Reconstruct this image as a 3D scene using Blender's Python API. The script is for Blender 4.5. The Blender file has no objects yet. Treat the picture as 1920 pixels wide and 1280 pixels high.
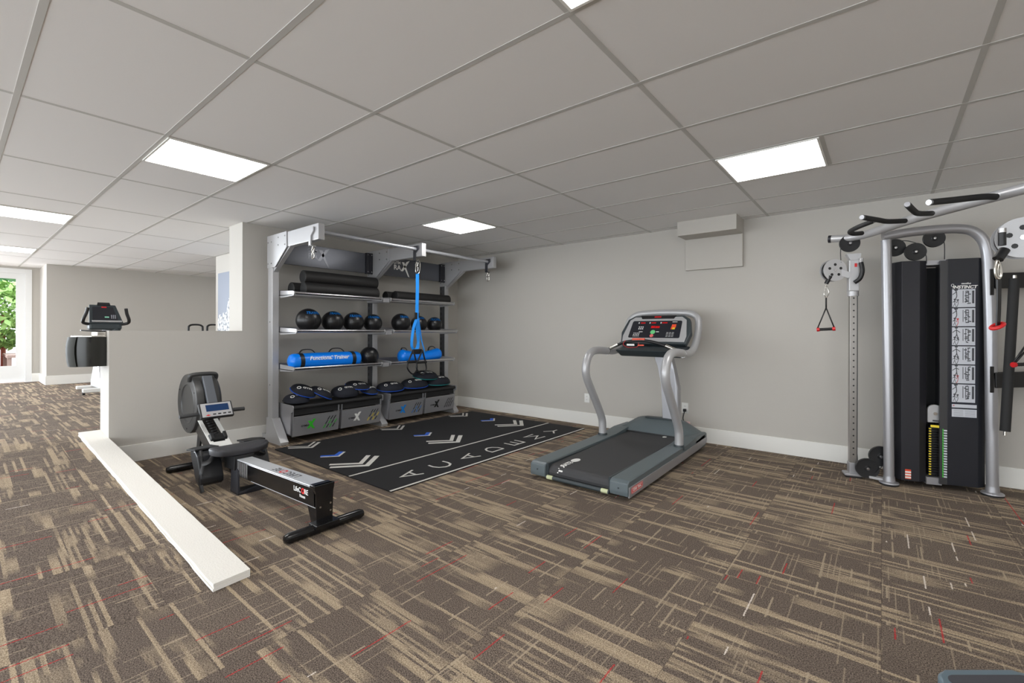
import bpy, bmesh, math, random
from mathutils import Vector, Matrix
random.seed(7)
COL = bpy.context.scene.collection
PI = math.pi
V = Vector

# ---------------------------------------------------------------- camera geometry (measured)
FPX, CX, CY, YAW, ROLL = 856.926, 960.0, 620.438, 0.68055, 0.0025
CAMZ = 1.2088
CEIL = 2.374
UP = 0.235            # raised floor level
def ray(u, v):
    du, dv = u - CX, v - CY
    x = du*math.cos(ROLL) + dv*math.sin(ROLL); y = -du*math.sin(ROLL) + dv*math.cos(ROLL)
    r, z = x/FPX, -y/FPX
    return V((r*math.cos(YAW) - math.sin(YAW), r*math.sin(YAW) + math.cos(YAW), z))
O = V((0, 0, CAMZ))
def onZ(u, v, z=0.0):
    R = ray(u, v); return O + R*((z-CAMZ)/R.z)
def onY(u, v, y):
    R = ray(u, v); return O + R*(y/R.y)
def onX(u, v, x):
    R = ray(u, v); return O + R*(x/R.x)
def onD(u, v, d): return O + ray(u, v)*d

# ---------------------------------------------------------------- materials
def lin(c):
    def f(x):
        x /= 255.0
        return x/12.92 if x <= 0.04045 else ((x+0.055)/1.055)**2.4
    return (f(c[0]), f(c[1]), f(c[2]), 1.0)
MATS = {}
def mat(name, rgb, rough=0.5, metal=0.0, bump=0.0, bscale=200.0, spec=0.5, emit=None, estr=0.0, coat=0.0, vary=0.0):
    m = bpy.data.materials.new(name); m.use_nodes = True
    nt = m.node_tree; b = nt.nodes['Principled BSDF']
    b.inputs['Base Color'].default_value = lin(rgb)
    b.inputs['Roughness'].default_value = rough
    b.inputs['Metallic'].default_value = metal
    b.inputs['Specular IOR Level'].default_value = spec
    if coat: b.inputs['Coat Weight'].default_value = coat
    if emit:
        b.inputs['Emission Color'].default_value = lin(emit); b.inputs['Emission Strength'].default_value = estr
    tc = nt.nodes.new('ShaderNodeTexCoord')
    if bump or vary:
        n = nt.nodes.new('ShaderNodeTexNoise'); n.inputs['Scale'].default_value = bscale; n.inputs['Detail'].default_value = 3
        nt.links.new(tc.outputs['Object'], n.inputs['Vector'])
    if bump:
        bp = nt.nodes.new('ShaderNodeBump'); bp.inputs['Strength'].default_value = bump; bp.inputs['Distance'].default_value = 0.002
        nt.links.new(n.outputs['Fac'], bp.inputs['Height']); nt.links.new(bp.outputs['Normal'], b.inputs['Normal'])
    if vary:
        mx = nt.nodes.new('ShaderNodeMix'); mx.data_type = 'RGBA'
        c = lin(rgb); mx.inputs[6].default_value = tuple(x*(1-vary) for x in c[:3])+(1,); mx.inputs[7].default_value = tuple(min(1, x*(1+vary)) for x in c[:3])+(1,)
        nt.links.new(n.outputs['Fac'], mx.inputs[0]); nt.links.new(mx.outputs[2], b.inputs['Base Color'])
    MATS[name] = m
    return m
wall_m   = mat('painted_wall', (191, 187, 180), 0.75, bump=0.25, bscale=90)
ceil_m   = mat('ceiling_tile', (238, 237, 236), 0.9, bump=0.15, bscale=300)
grid_m   = mat("ceiling_grid", (198, 197, 193), 0.6)
trim_m   = mat('white_trim', (236, 235, 230), 0.45)
white_m  = mat('white_plastic', (235, 235, 232), 0.4)
doorm    = mat('door_paint', (235, 236, 236), 0.35)
silver   = mat('silver_paint', (172, 172, 176), 0.34, 0.55)
silver_l = mat('light_silver_paint', (186, 186, 188), 0.38, 0.35)
steel    = mat('steel', (200, 200, 202), 0.22, 1.0)
chrome   = mat('chrome', (205, 202, 196), 0.22, 1.0)
panelm   = mat('dark_panel', (92, 94, 100), 0.32, 0.75)
darkgrey = mat('dark_grey', (70, 71, 74), 0.5)
black    = mat('black_plastic', (24, 24, 26), 0.42, bump=0.05, bscale=500)
gloss    = mat('gloss_black', (18, 18, 20), 0.18)
rubber   = mat('black_rubber', (30, 30, 31), 0.7, bump=0.3, bscale=400)
foam     = mat('foam_black', (34, 33, 33), 0.55, bump=0.5, bscale=250)
leather  = mat('black_leather', (20, 20, 22), 0.33, bump=0.35, bscale=120)
blue     = mat('bright_blue_vinyl', (0, 128, 242), 0.3)
bluestr  = mat('blue_webbing', (0, 140, 235), 0.6, bump=0.4, bscale=600)
bluemark = mat('blue_print', (20, 130, 215), 0.5)
navy     = mat('navy_fabric', (20, 24, 36), 0.75, bump=0.5, bscale=300)
piping   = mat('blue_piping', (20, 80, 190), 0.5)
teal     = mat('teal_piping', (10, 130, 130), 0.5)
tmgrey   = mat('slate_plastic', (92, 102, 106), 0.4, bump=0.1, bscale=300)
tmdark   = mat('dark_slate_plastic', (52, 60, 64), 0.45)
belt     = mat('belt_rubber', (58, 58, 60), 0.62, bump=0.4, bscale=500)
red      = mat('red', (205, 30, 34), 0.4)
redorange= mat('orange_red', (225, 80, 50), 0.4)
green    = mat('green', (60, 190, 50), 0.4)
yellow   = mat('yellow', (230, 205, 40), 0.5)
white_p  = mat('white_print', (235, 235, 232), 0.5)
placard  = mat('placard_white', (205, 208, 216), 0.45)
ink      = mat('ink_grey', (70, 72, 78), 0.6)
navydark = mat('navy_black', (26, 28, 36), 0.42)
charcoal = mat('charcoal_metal', (40, 40, 46), 0.45, 0.2)
matblk   = mat('mat_black', (20, 20, 23), 0.9, bump=0.3, bscale=400, vary=0.35)
matwht   = mat('mat_print', (205, 203, 198), 0.8)
matblu   = mat('mat_blue', (40, 95, 200), 0.8)
screen   = mat('lcd_blue', (20, 45, 80), 0.2, emit=(20, 50, 90), estr=0.2)
ledred   = mat('led_red', (160, 10, 15), 0.3, emit=(255, 20, 20), estr=0.12)
curbm    = mat('white_curb', (236, 233, 226), 0.85, bump=0.8, bscale=120)
fount_m  = mat('dark_bronze_gloss', (36, 37, 34), 0.25)
fount_g  = mat('grey_green_panel', (48, 49, 45), 0.7, spec=0.2)
woodm    = mat('weathered_wood', (160, 140, 132), 0.8)
potm     = mat('terracotta_wood', (130, 70, 55), 0.8)
lamp_m   = mat('lamp_diffuser', (255, 255, 255), 0.5, emit=(255, 253, 250), estr=8.5)
leafm    = mat('leaf_green', (132, 168, 92), 0.5)
leafd    = mat('leaf_dark', (60, 105, 60), 0.5)
pink     = mat('pale_pink_plastic', (232, 200, 200), 0.5)
glass    = bpy.data.materials.new('clear_glass'); glass.use_nodes = True
_b = glass.node_tree.nodes['Principled BSDF']; _b.inputs['Transmission Weight'].default_value = 1.0; _b.inputs['Roughness'].default_value = 0.0; _b.inputs['IOR'].default_value = 1.02
_b.inputs['Base Color'].default_value = (1, 1, 1, 1)

def carpet():
    m = bpy.data.materials.new('carpet_tiles'); m.use_nodes = True
    nt = m.node_tree; N = nt.nodes; L = nt.links; b = N['Principled BSDF']
    b.inputs['Roughness'].default_value = 0.95; b.inputs['Specular IOR Level'].default_value = 0.15
    tc = N.new('ShaderNodeTexCoord'); sp = N.new('ShaderNodeSeparateXYZ'); L.new(tc.outputs['Object'], sp.inputs[0])
    def M(op, a, b2=None, c=None):
        n = N.new('ShaderNodeMath'); n.operation = op
        for i, x in enumerate((a, b2, c)):
            if x is None: continue
            if isinstance(x, (int, float)): n.inputs[i].default_value = x
            else: L.new(x, n.inputs[i])
        return n.outputs[0]
    def comb(x, y, z=0.0):
        n = N.new('ShaderNodeCombineXYZ')
        for i, q in enumerate((x, y, z)):
            if isinstance(q, (int, float)): n.inputs[i].default_value = q
            else: L.new(q, n.inputs[i])
        return n.outputs[0]
    def noise(vec, scale=1.0, detail=0.0):
        n = N.new('ShaderNodeTexNoise'); n.inputs['Scale'].default_value = scale; n.inputs['Detail'].default_value = detail
        L.new(vec, n.inputs['Vector']); return n.outputs['Fac']
    def white(vec):
        n = N.new('ShaderNodeTexWhiteNoise'); n.noise_dimensions = '3D'; L.new(vec, n.inputs['Vector']); return n.outputs['Value']
    X, Y = sp.outputs[0], sp.outputs[1]
    # wobble so streak ends and edges are tufty
    wob = noise(tc.outputs['Object'], 230.0, 1.0)
    Xw = M('ADD', X, M('MULTIPLY', M('SUBTRACT', wob, 0.5), 0.012))
    Yw = M('ADD', Y, M('MULTIPLY', M('SUBTRACT', noise(tc.outputs['Object'], 190.0, 1.0), 0.5), 0.010))
    # carpet tile ids: 0.61 m squares
    tx = M('FLOOR', M('DIVIDE', X, 0.61)); ty = M('FLOOR', M('DIVIDE', Y, 0.61))
    tid = white(comb(tx, ty, 3.0)); tid2 = white(comb(ty, tx, 9.0))
    ox = M('MULTIPLY', tid, 7.0); oy = M('MULTIPLY', tid2, 5.0)
    Xs = M('ADD', Xw, ox); Ys = M('ADD', Yw, M('MULTIPLY', M('FLOOR', M('MULTIPLY', oy, 50.0)), 0.02))
    def streak(period, fx, thr, seed, soft=0.02):
        row = M('FLOOR', M('DIVIDE', Ys, period))
        n = noise(comb(M('MULTIPLY', Xs, fx), M('MULTIPLY', row, 5.37), seed), 1.0, 0.6)
        r = N.new('ShaderNodeMapRange'); r.inputs[1].default_value = thr-soft; r.inputs[2].default_value = thr+soft
        L.new(n, r.inputs[0]); return r.outputs[0]
    s1 = streak(0.015, 1.05, 0.645, 1.3)
    s2 = streak(0.034, 1.0, 0.655, 7.7)
    s3 = streak(0.055, 1.5, 0.70, 15.1)
    # broad clumps modulating the streaks
    cl = noise(comb(M('MULTIPLY', Xs, 1.6), M('MULTIPLY', Ys, 5.0), 21.0), 1.0, 2.0)
    clm = N.new('ShaderNodeMapRange'); clm.inputs[1].default_value = 0.56; clm.inputs[2].default_value = 0.62; L.new(cl, clm.inputs[0])
    s4 = M('MULTIPLY', streak(0.012, 2.6, 0.50, 31.0), clm.outputs[0])
    s = M('MAXIMUM', M('MAXIMUM', s1, s2), M('MAXIMUM', s3, M('MULTIPLY', s4, 0.85)))
    s5 = streak(0.115, 2.2, 0.70, 88.0, 0.03)
    s = M('MAXIMUM', s, M('MULTIPLY', s5, 0.7))
    # per-row tone of the beige
    tone = M('MULTIPLY_ADD', white(comb(M('FLOOR', M('DIVIDE', Ys, 0.014)), tx, 2.0)), 0.35, 0.65)
    s = M('MULTIPLY', s, tone)
    # thin cross threads running the other way
    def thread(period, width, prob, fy, thr, seed):
        q = M('DIVIDE', M('ADD', Xw if width > 0.004 else X, M('MULTIPLY', tid, 0.37)), period)
        colid = M('FLOOR', q); fr = M('FRACT', q)
        on = M('LESS_THAN', fr, width/period)
        pr = M('LESS_THAN', white(comb(colid, tid, seed)), prob)
        n = noise(comb(M('MULTIPLY', colid, 3.31), M('MULTIPLY', Y, fy), seed), 1.0, 0.0)
        return M('MULTIPLY', M('MULTIPLY', on, pr), M('GREATER_THAN', n, thr))
    t1 = thread(0.023, 0.0042, 0.50, 3.4, 0.55, 41.0)
    t2 = thread(0.061, 0.0075, 0.35, 4.0, 0.58, 43.0)
    t = M('MAXIMUM', M('MULTIPLY', t1, 0.75), t2)
    tr = thread(0.083, 0.0055, 0.32, 2.3, 0.58, 57.0)
    tw = thread(0.097, 0.0055, 0.16, 5.5, 0.62, 71.0)
    # zone: tan patches are wider where x is small (older carpet area); keep uniform threads elsewhere
    def mix(f, a, c):
        n = N.new('ShaderNodeMix'); n.data_type = 'RGBA'
        L.new(f, n.inputs[0])
        for i, q in ((6, a), (7, c)):
            if isinstance(q, tuple): n.inputs[i].default_value = q
            else: L.new(q, n.inputs[i])
        return n.outputs[2]
    fine = noise(tc.outputs['Object'], 210.0, 2.0)
    fr = N.new('ShaderNodeMapRange'); fr.inputs[1].default_value = 0.36; fr.inputs[2].default_value = 0.64; L.new(fine, fr.inputs[0])
    base = mix(fr.outputs[0], lin((66, 58, 52)), lin((138, 124, 112)))
    big = noise(tc.outputs['Object'], 0.9, 1.0)
    base = mix(M('MULTIPLY', M('GREATER_THAN', M('ADD', tid, big), 1.05), 0.18), base, lin((80, 70, 66)))
    beige = mix(fr.outputs[0], lin((138, 121, 99)), lin((198, 180, 154)))
    c = mix(s, base, beige)
    c = mix(M('MULTIPLY', t, 0.75), c, lin((176, 160, 138)))
    c = mix(M('MULTIPLY', tr, 0.8), c, lin((190, 50, 55)))
    c = mix(M('MULTIPLY', tw, 0.9), c, lin((225, 215, 205)))
    # tile seams
    def seam(q):
        f = M('FRACT', M('DIVIDE', q, 0.61)); return M('LESS_THAN', M('MINIMUM', f, M('SUBTRACT', 1.0, f)), 0.0035)
    c = mix(M('MULTIPLY', M('MAXIMUM', seam(X), seam(Y)), 0.35), c, lin((60, 52, 48)))
    L.new(c, b.inputs['Base Color'])
    bp = N.new('ShaderNodeBump'); bp.inputs['Strength'].default_value = 0.6; bp.inputs['Distance'].default_value = 0.004
    L.new(fine, bp.inputs['Height']); L.new(bp.outputs['Normal'], b.inputs['Normal'])
    return m
carpet_m = carpet()

# ---------------------------------------------------------------- mesh builder
class MB:
    def __init__(s, m=None):
        s.bm = bmesh.new(); s.mats = []; s.mi = 0
        if m: s.use(m)
    def use(s, m):
        if m not in s.mats: s.mats.append(m)
        s.mi = s.mats.index(m); return s
    def _new(s, faces, smooth=False):
        for f in faces: f.material_index = s.mi; f.smooth = smooth
    def geo(s, verts, faces, smooth=False):
        vs = [s.bm.verts.new(v) for v in verts]
        fs = []
        for f in faces:
            try: fs.append(s.bm.faces.new([vs[i] for i in f]))
            except ValueError: pass
        s._new(fs, smooth); return vs, fs
    def _bevel(s, fs, bev, seg=2):
        es = list({e for f in fs for e in f.edges})
        r = bmesh.ops.bevel(s.bm, geom=es, offset=bev, segments=seg, affect='EDGES', profile=0.5)
        for f in r['faces']: f.material_index = s.mi
    def box(s, lo, hi, bev=0.0, M=None):
        x0, y0, z0 = lo; x1, y1, z1 = hi
        vs = [V((x, y, z)) for x in (x0, x1) for y in (y0, y1) for z in (z0, z1)]
        if M: vs = [M @ v for v in vs]
        _, fs = s.geo(vs, [(0,1,3,2),(4,6,7,5),(0,4,5,1),(2,3,7,6),(0,2,6,4),(1,5,7,3)])
        if bev: s._bevel(fs, bev)
        return s
    def prism(s, poly, vec, bev=0.0, smooth=False):
        vec = V(vec); n = len(poly); a = [V(p) for p in poly]; vs = a + [p+vec for p in a]
        fs = [tuple(range(n-1, -1, -1)), tuple(range(n, 2*n))] + [(i, (i+1) % n, n+(i+1) % n, n+i) for i in range(n)]
        _, f = s.geo(vs, fs)
        if smooth:
            for q in f[2:]: q.smooth = True
        if bev: s._bevel(f, bev)
        return s
    def beam(s, a, b, w, h, bev=0.0, up=(0, 0, 1)):
        a, b = V(a), V(b); d = (b-a).normalized(); up = V(up)
        sd = d.cross(up).normalized(); u = sd.cross(d).normalized()
        p = [a + sd*w/2*i + u*h/2*j for i, j in ((-1,-1),(1,-1),(1,1),(-1,1))]
        return s.prism(p, b-a, bev)
    def tube(s, pts, r, seg=12, closed=False, caps=True, rx=1.0):
        pts = [V(p) for p in pts]; n = len(pts)
        rad = r if isinstance(r, (list, tuple)) else [r]*n
        tang = []
        for i in range(n):
            if closed: t = pts[(i+1) % n] - pts[i-1]
            else: t = pts[min(i+1, n-1)] - pts[max(i-1, 0)]
            tang.append(t.normalized())
        ref = V((0, 0, 1)) if abs(tang[0].z) < 0.9 else V((1, 0, 0))
        nrm = (ref - tang[0]*ref.dot(tang[0])).normalized()
        rings = []
        for i in range(n):
            nrm = (nrm - tang[i]*nrm.dot(tang[i])).normalized(); bn = tang[i].cross(nrm)
            rings.append([s.bm.verts.new(pts[i] + (nrm*math.cos(2*PI*k/seg)*rx + bn*math.sin(2*PI*k/seg))*rad[i]) for k in range(seg)])
        fs = []
        for i in range(n if closed else n-1):
            A, B = rings[i], rings[(i+1) % n]
            for k in range(seg):
                fs.append(s.bm.faces.new((A[k], A[(k+1) % seg], B[(k+1) % seg], B[k])))
        s._new(fs, True)
        if caps and not closed:
            s._new([s.bm.faces.new(rings[0][::-1]), s.bm.faces.new(rings[-1])])
        return s
    def cyl(s, a, b, r, r2=None, seg=24):
        return s.tube([a, b], [r, r if r2 is None else r2], seg)
    def rev(s, prof, o, axis, seg=32, cap=True):
        """profile [(r, t)] revolved about axis through o"""
        o = V(o); ax = V(axis).normalized(); ref = V((0, 0, 1)) if abs(ax.z) < 0.9 else V((1, 0, 0))
        a = (ref - ax*ref.dot(ax)).normalized(); b = ax.cross(a); rings = []
        for r, t in prof:
            if r < 1e-6: rings.append([s.bm.verts.new(o+ax*t)])
            else: rings.append([s.bm.verts.new(o + ax*t + (a*math.cos(2*PI*k/seg)+b*math.sin(2*PI*k/seg))*r) for k in range(seg)])
        fs = []
        for A, B in zip(rings, rings[1:]):
            for k in range(seg):
                k2 = (k+1) % seg
                if len(A) == 1 and len(B) == 1: continue
                if len(A) == 1: fs.append(s.bm.faces.new((A[0], B[k2], B[k])))
                elif len(B) == 1: fs.append(s.bm.faces.new((A[k], A[k2], B[0])))
                else: fs.append(s.bm.faces.new((A[k], A[k2], B[k2], B[k])))
        s._new(fs, True)
        return s
    def ellipsoid(s, c, r, M=None, nu=24, nv=14, e=1.0):
        c = V(c); rx, ry, rz = r; vs = []; fs = []
        def sg(x, p): return math.copysign(abs(x)**p, x)
        for i in range(nv+1):
            ph = -PI/2 + PI*i/nv
            for k in range(nu):
                th = 2*PI*k/nu
                p = V((rx*sg(math.cos(ph), e)*math.cos(th), ry*sg(math.cos(ph), e)*math.sin(th), rz*math.sin(ph)))
                vs.append((M @ p if M else p) + c)
        for i in range(nv):
            for k in range(nu):
                fs.append((i*nu+k, i*nu+(k+1) % nu, (i+1)*nu+(k+1) % nu, (i+1)*nu+k))
        v2, f2 = s.geo(vs, fs, True)
        bmesh.ops.remove_doubles(s.bm, verts=v2, dist=1e-6)
        return s
    def stroke(s, pts, w, up, h=0.002, closed=False):
        """flat ribbon in the plane whose normal is up, with a little thickness"""
        up = V(up).normalized(); P = [V(p) for p in pts]; n = len(P); Lf, Rt = [], []
        for i in range(n):
            if closed: d0 = (P[i]-P[i-1]).normalized(); d1 = (P[(i+1) % n]-P[i]).normalized()
            else:
                d0 = (P[i]-P[max(i-1, 0)]); d1 = (P[min(i+1, n-1)]-P[i])
                if d0.length < 1e-9: d0 = d1
                if d1.length < 1e-9: d1 = d0
                d0 = d0.normalized(); d1 = d1.normalized()
            n0 = up.cross(d0); n1 = up.cross(d1); m = (n0+n1)
            m = m.normalized() if m.length > 1e-6 else n0
            k = min(2.2, 1.0/max(0.3, m.dot(n0)))
            Lf.append(P[i]+m*w/2*k); Rt.append(P[i]-m*w/2*k)
        rng = range(n) if closed else range(n-1)
        for i in rng:
            j = (i+1) % n
            q = [Rt[i], Rt[j], Lf[j], Lf[i]]
            s.geo(q + [p+up*h for p in q], [(3,2,1,0),(4,5,6,7),(0,1,5,4),(1,2,6,5),(2,3,7,6),(3,0,4,7)])
        return s
    def text(s, body, size, M, h=0.0008, bold=0.0, shear=0.0, align='CENTER', warp=None):
        cu = bpy.data.curves.new('t', 'FONT'); cu.body = body; cu.size = size; cu.align_x = align; cu.align_y = 'CENTER'
        cu.extrude = h/2; cu.offset = bold; cu.shear = shear; cu.resolution_u = 3
        o = bpy.data.objects.new('t', cu); COL.objects.link(o)
        dg = bpy.context.evaluated_depsgraph_get(); me = bpy.data.meshes.new_from_object(o.evaluated_get(dg))
        vs = [v.co.copy() for v in me.vertices]
        if warp: vs = [warp(v) for v in vs]
        else: vs = [M @ v for v in vs]
        s.geo(vs, [tuple(p.vertices) for p in me.polygons])
        bpy.data.objects.remove(o); bpy.data.curves.remove(cu); bpy.data.meshes.remove(me)
        return s
    def build(s, name, parent=None, label=None, sharp=35):
        bmesh.ops.recalc_face_normals(s.bm, faces=s.bm.faces[:])
        off = V((0, 0, 0)); p = parent
        while p is not None: off += p.location; p = p.parent
        if off.length: bmesh.ops.translate(s.bm, verts=s.bm.verts[:], vec=-off)
        for e in s.bm.edges:
            if len(e.link_faces) == 2 and e.calc_face_angle(0) > math.radians(sharp): e.smooth = False
        me = bpy.data.meshes.new(name); s.bm.to_mesh(me); s.bm.free()
        for m in s.mats: me.materials.append(m)
        o = bpy.data.objects.new(name, me); COL.objects.link(o)
        if parent is not None: o.parent = parent
        if label: o['label'] = label
        return o
def frame(o, x, y):
    """matrix: local x -> x, local y -> y, origin o"""
    x = V(x).normalized(); y = V(y).normalized(); z = x.cross(y).normalized(); y = z.cross(x)
    return Matrix(((x.x, y.x, z.x, o[0]), (x.y, y.y, z.y, o[1]), (x.z, y.z, z.z, o[2]), (0, 0, 0, 1)))
def spline(pts, n=8, closed=False):
    P = [V(p) for p in pts]; out = []; N = len(P)
    rng = range(N) if closed else range(N-1)
    for i in rng:
        if closed: a, b, c, d = P[i-1], P[i], P[(i+1) % N], P[(i+2) % N]
        else: a, b, c, d = P[max(i-1, 0)], P[i], P[i+1], P[min(i+2, N-1)]
        for k in range(n):
            t = k/n
            out.append(0.5*((2*b) + (c-a)*t + (2*a-5*b+4*c-d)*t*t + (3*b-a-3*c+d)*t*t*t))
    if not closed: out.append(P[-1])
    return out
def thing(name, label, cat, loc=(0, 0, 0), group=None):
    o = bpy.data.objects.new(name, None); COL.objects.link(o); o.empty_display_size = 0.1
    o.location = loc; o['label'] = label; o['category'] = cat
    if group: o['group'] = group
    return o
def tag(o, label, cat, group=None, kind=None):
    o['label'] = label; o['category'] = cat
    if group: o['group'] = group
    if kind: o['kind'] = kind
    return o
def struct(o): o['kind'] = 'structure'; return o
def dup(root, delta, label):
    m = {}
    r = root.copy(); COL.objects.link(r); r.location = root.location + V(delta); r['label'] = label
    for c in list(root.children):
        c2 = c.copy(); COL.objects.link(c2); c2.parent = r
        for g in list(c.children):
            g2 = g.copy(); COL.objects.link(g2); g2.parent = c2
    return r

# ================================================================ SETTING
XW, YB, XH = -5.35, 5.21, -5.71        # rack wall, long wall, back of partition
XF, XD = -11.47, -12.4                  # far wall, door wall
XR, YN = 4.2, -4.6                      # right wall, open rear side
RX0, RX1, RY = -2.40, -5.71, 0.93       # ramp start / end, ramp side
f = MB(carpet_m)
f.geo([(RX0, RY, 0), (XR, RY, 0), (XR, YB, 0), (XW, YB, 0), (XW, RY, 0)], [(0, 1, 2, 3, 4)])
f.geo([(RX0, YN, 0), (XR, YN, 0), (XR, RY, 0), (RX0, RY, 0)], [(0, 1, 2, 3)])
f.geo([(RX1, YN, UP), (RX0, YN, 0), (RX0, RY, 0), (RX1, RY, UP)], [(0, 1, 2, 3)])
f.geo([(RX1, RY, UP), (RX0, RY, 0), (RX1, RY, 0)], [(0, 1, 2)])
f.geo([(XD, YN, UP), (RX1, YN, UP), (RX1, 6.4, UP), (XD, 6.4, UP)], [(0, 1, 2, 3)])
struct(f.build('floor'))
# ceiling tiles + grid
L0, M0, TX, TY = -3.332, 0.8237, 1.2192, 0.6096
c = MB(ceil_m); c.box((XD-0.2, YN, CEIL), (XR+0.2, 6.4, CEIL+0.1)); struct(c.build('ceiling'))
lights = [(-0.5, 0), (2, 4), (-0.5, 4), (-3, -1), (-5.5, -1), (2, 0), (-0.5, -4), (2, -4), (4.5, 0), (4.5, 4), (4.5, -4), (-3, -5), (-5.5, -5), (-5.5, 4)]
g = MB(grid_m); gw = 0.012; gz = CEIL-0.0012
for i in range(-8, 8):
    x = L0+TX*i
    if XD < x < XR: g.box((x-gw, YN, gz), (x+gw, 6.4, CEIL))
for j in range(-9, 10):
    y = M0+TY*j
    if YN < y < 6.4: g.box((XD, y-gw, gz-0.0005), (XR, y+gw, CEIL))
for (i, j) in lights:
    ed = i if i != int(i) else i+0.5
    x = L0+TX*ed; g.box((x-gw, M0+TY*j, gz), (x+gw, M0+TY*(j+1), CEIL))
struct(g.build('trim_1'))
where = ['over the rowing machine', 'above the treadmill and cable machine', 'in front of the shelving rack', 'at the left edge, nearer one', 'at the left edge, farther one', 'cut off by the top edge of the picture']
base_light = None
for n, (i, j) in enumerate(lights):
    x0 = L0+TX*i; y0 = M0+TY*j
    lab = 'square white flush ceiling light ' + (where[n] if n < len(where) else 'behind the camera, out of the picture')
    if base_light is None:
        t = thing('ceiling_light', lab, 'ceiling light', (x0+TX/4, y0+TY/2, CEIL), 'square ceiling lights')
        fr = MB(trim_m); a = 0.012; X0, X1, Y0, Y1 = x0+gw, x0+TX/2-gw, y0+gw, y0+TY-gw
        for lo, hi in (((X0, Y0), (X1, Y0+a)), ((X0, Y1-a), (X1, Y1)), ((X0, Y0+a), (X0+a, Y1-a)), ((X1-a, Y0+a), (X1, Y1-a))):
            fr.box((lo[0], lo[1], CEIL-0.008), (hi[0], hi[1], CEIL))
        fr.build('frame', t)
        MB(lamp_m).box((X0+a, Y0+a, CEIL-0.006), (X1-a, Y1-a, CEIL)).build('diffuser', t)
        base_light = (t, V((x0, y0, 0)))
    else:
        dup(base_light[0], V((x0, y0, 0))-base_light[1], lab)
# walls
wb = MB(wall_m).box((XW-0.36, YB, -0.02), (XR+0.1, YB+0.12, CEIL)); struct(wb.build('wall_back'))
w = MB(wall_m)
w.box((XH, 1.995, 0), (XW, YB, CEIL)); struct(w.build('wall_left'))
w = MB(wall_m); w.box((XH, 0.905, 0), (XW, 1.995, 1.203)); struct(w.build('wall_partition'))
w = MB(wall_m); w.box((-8.22, 2.68, UP), (XH, 2.8, CEIL)); struct(w.build('wall_middle'))
w = MB(wall_m); w.box((XF-0.1, 1.10, UP-.02), (XF, 6.4, CEIL)); struct(w.build('wall_far'))
w = MB(wall_m); w.box((XD-0.1, 1.10, UP-.02), (XF-0.1, 1.22, CEIL)); struct(w.build('wall_return'))
DY0, DY1, DZ = -0.16, 0.995, 2.335      # outer door frame
w = MB(wall_m); w.box((XD-0.12, DY1, UP-.02), (XD, 1.10, CEIL)); w.box((XD-0.12, DY0-0.5, UP-.02), (XD, DY0, CEIL)); w.box((XD-0.12, DY0, DZ), (XD, DY1, CEIL)); struct(w.build('wall_door'))
w = MB(wall_m); w.box((XR, YN, -.02), (XR+0.12, YB, CEIL)); struct(w.build('wall_right'))
w = MB(wall_m); w.box((XF, 6.3, UP), (XH, 6.42, CEIL)); struct(w.build('wall_end'))
BH = 0.158
def baseb(name, lo, hi): struct(MB(trim_m).box(lo, hi, 0.003).build(name))
baseb('baseboard_back', (XW+0.015, YB-0.015, 0), (XR, YB, BH))
baseb('baseboard_left', (XW, 0.935, 0), (XW+0.015, YB, BH))
baseb('baseboard_far', (XF, 1.10, UP), (XF+0.015, 6.3, UP+BH))
baseb('baseboard_return', (XD, 1.085, UP), (XF+0.015, 1.10, UP+BH))
baseb('baseboard_door', (XD, DY1, UP), (XD+0.015, 1.085, UP+BH))
# soffit box and flat access box on the long wall
s = MB(wall_m); s.box((-1.70, 4.90, 2.225), (-1.12, YB, CEIL)); s.box((-1.705, YB-0.045, 1.885), (-1.12, YB, 2.225), 0.004); struct(s.build('trim_2'))
# ---- glazed door
fw = 0.085
d = struct(MB(doorm).box((XD-0.1, DY1-fw, UP), (XD+0.012, DY1, DZ)).box((XD-0.1, DY0, UP), (XD+0.012, DY0+fw, DZ)).box((XD-0.1, DY0+fw, DZ-fw), (XD+0.012, DY1-fw, DZ)).build('door_1'))
lf = MB(doorm); y0, y1, z0, z1 = DY0+fw, DY1-fw, UP+0.01, DZ-fw
st = 0.115
lf.box((XD-0.07, y0, z0), (XD-0.025, y0+st, z1)); lf.box((XD-0.07, y1-st, z0), (XD-0.025, y1, z1))
lf.box((XD-0.07, y0+st, z0), (XD-0.025, y1-st, 0.545)); lf.box((XD-0.07, y0+st, 2.15), (XD-0.025, y1-st, z1))
lf = lf.build('door_leaf', d)
MB(glass).box((XD-0.05, y0+st, 0.545), (XD-0.045, y1-st, 2.15)).build('glass_pane', lf)
hd = MB(steel); hd.box((XD-0.025, y0+0.03, 1.15), (XD-0.018, y0+0.07, 1.35)); hd.tube([(XD-0.02, y0+0.05, 1.26), (XD+0.03, y0+0.05, 1.26), (XD+0.03, y0+0.16, 1.26)], 0.009); hd.build('door_handle', lf)

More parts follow.
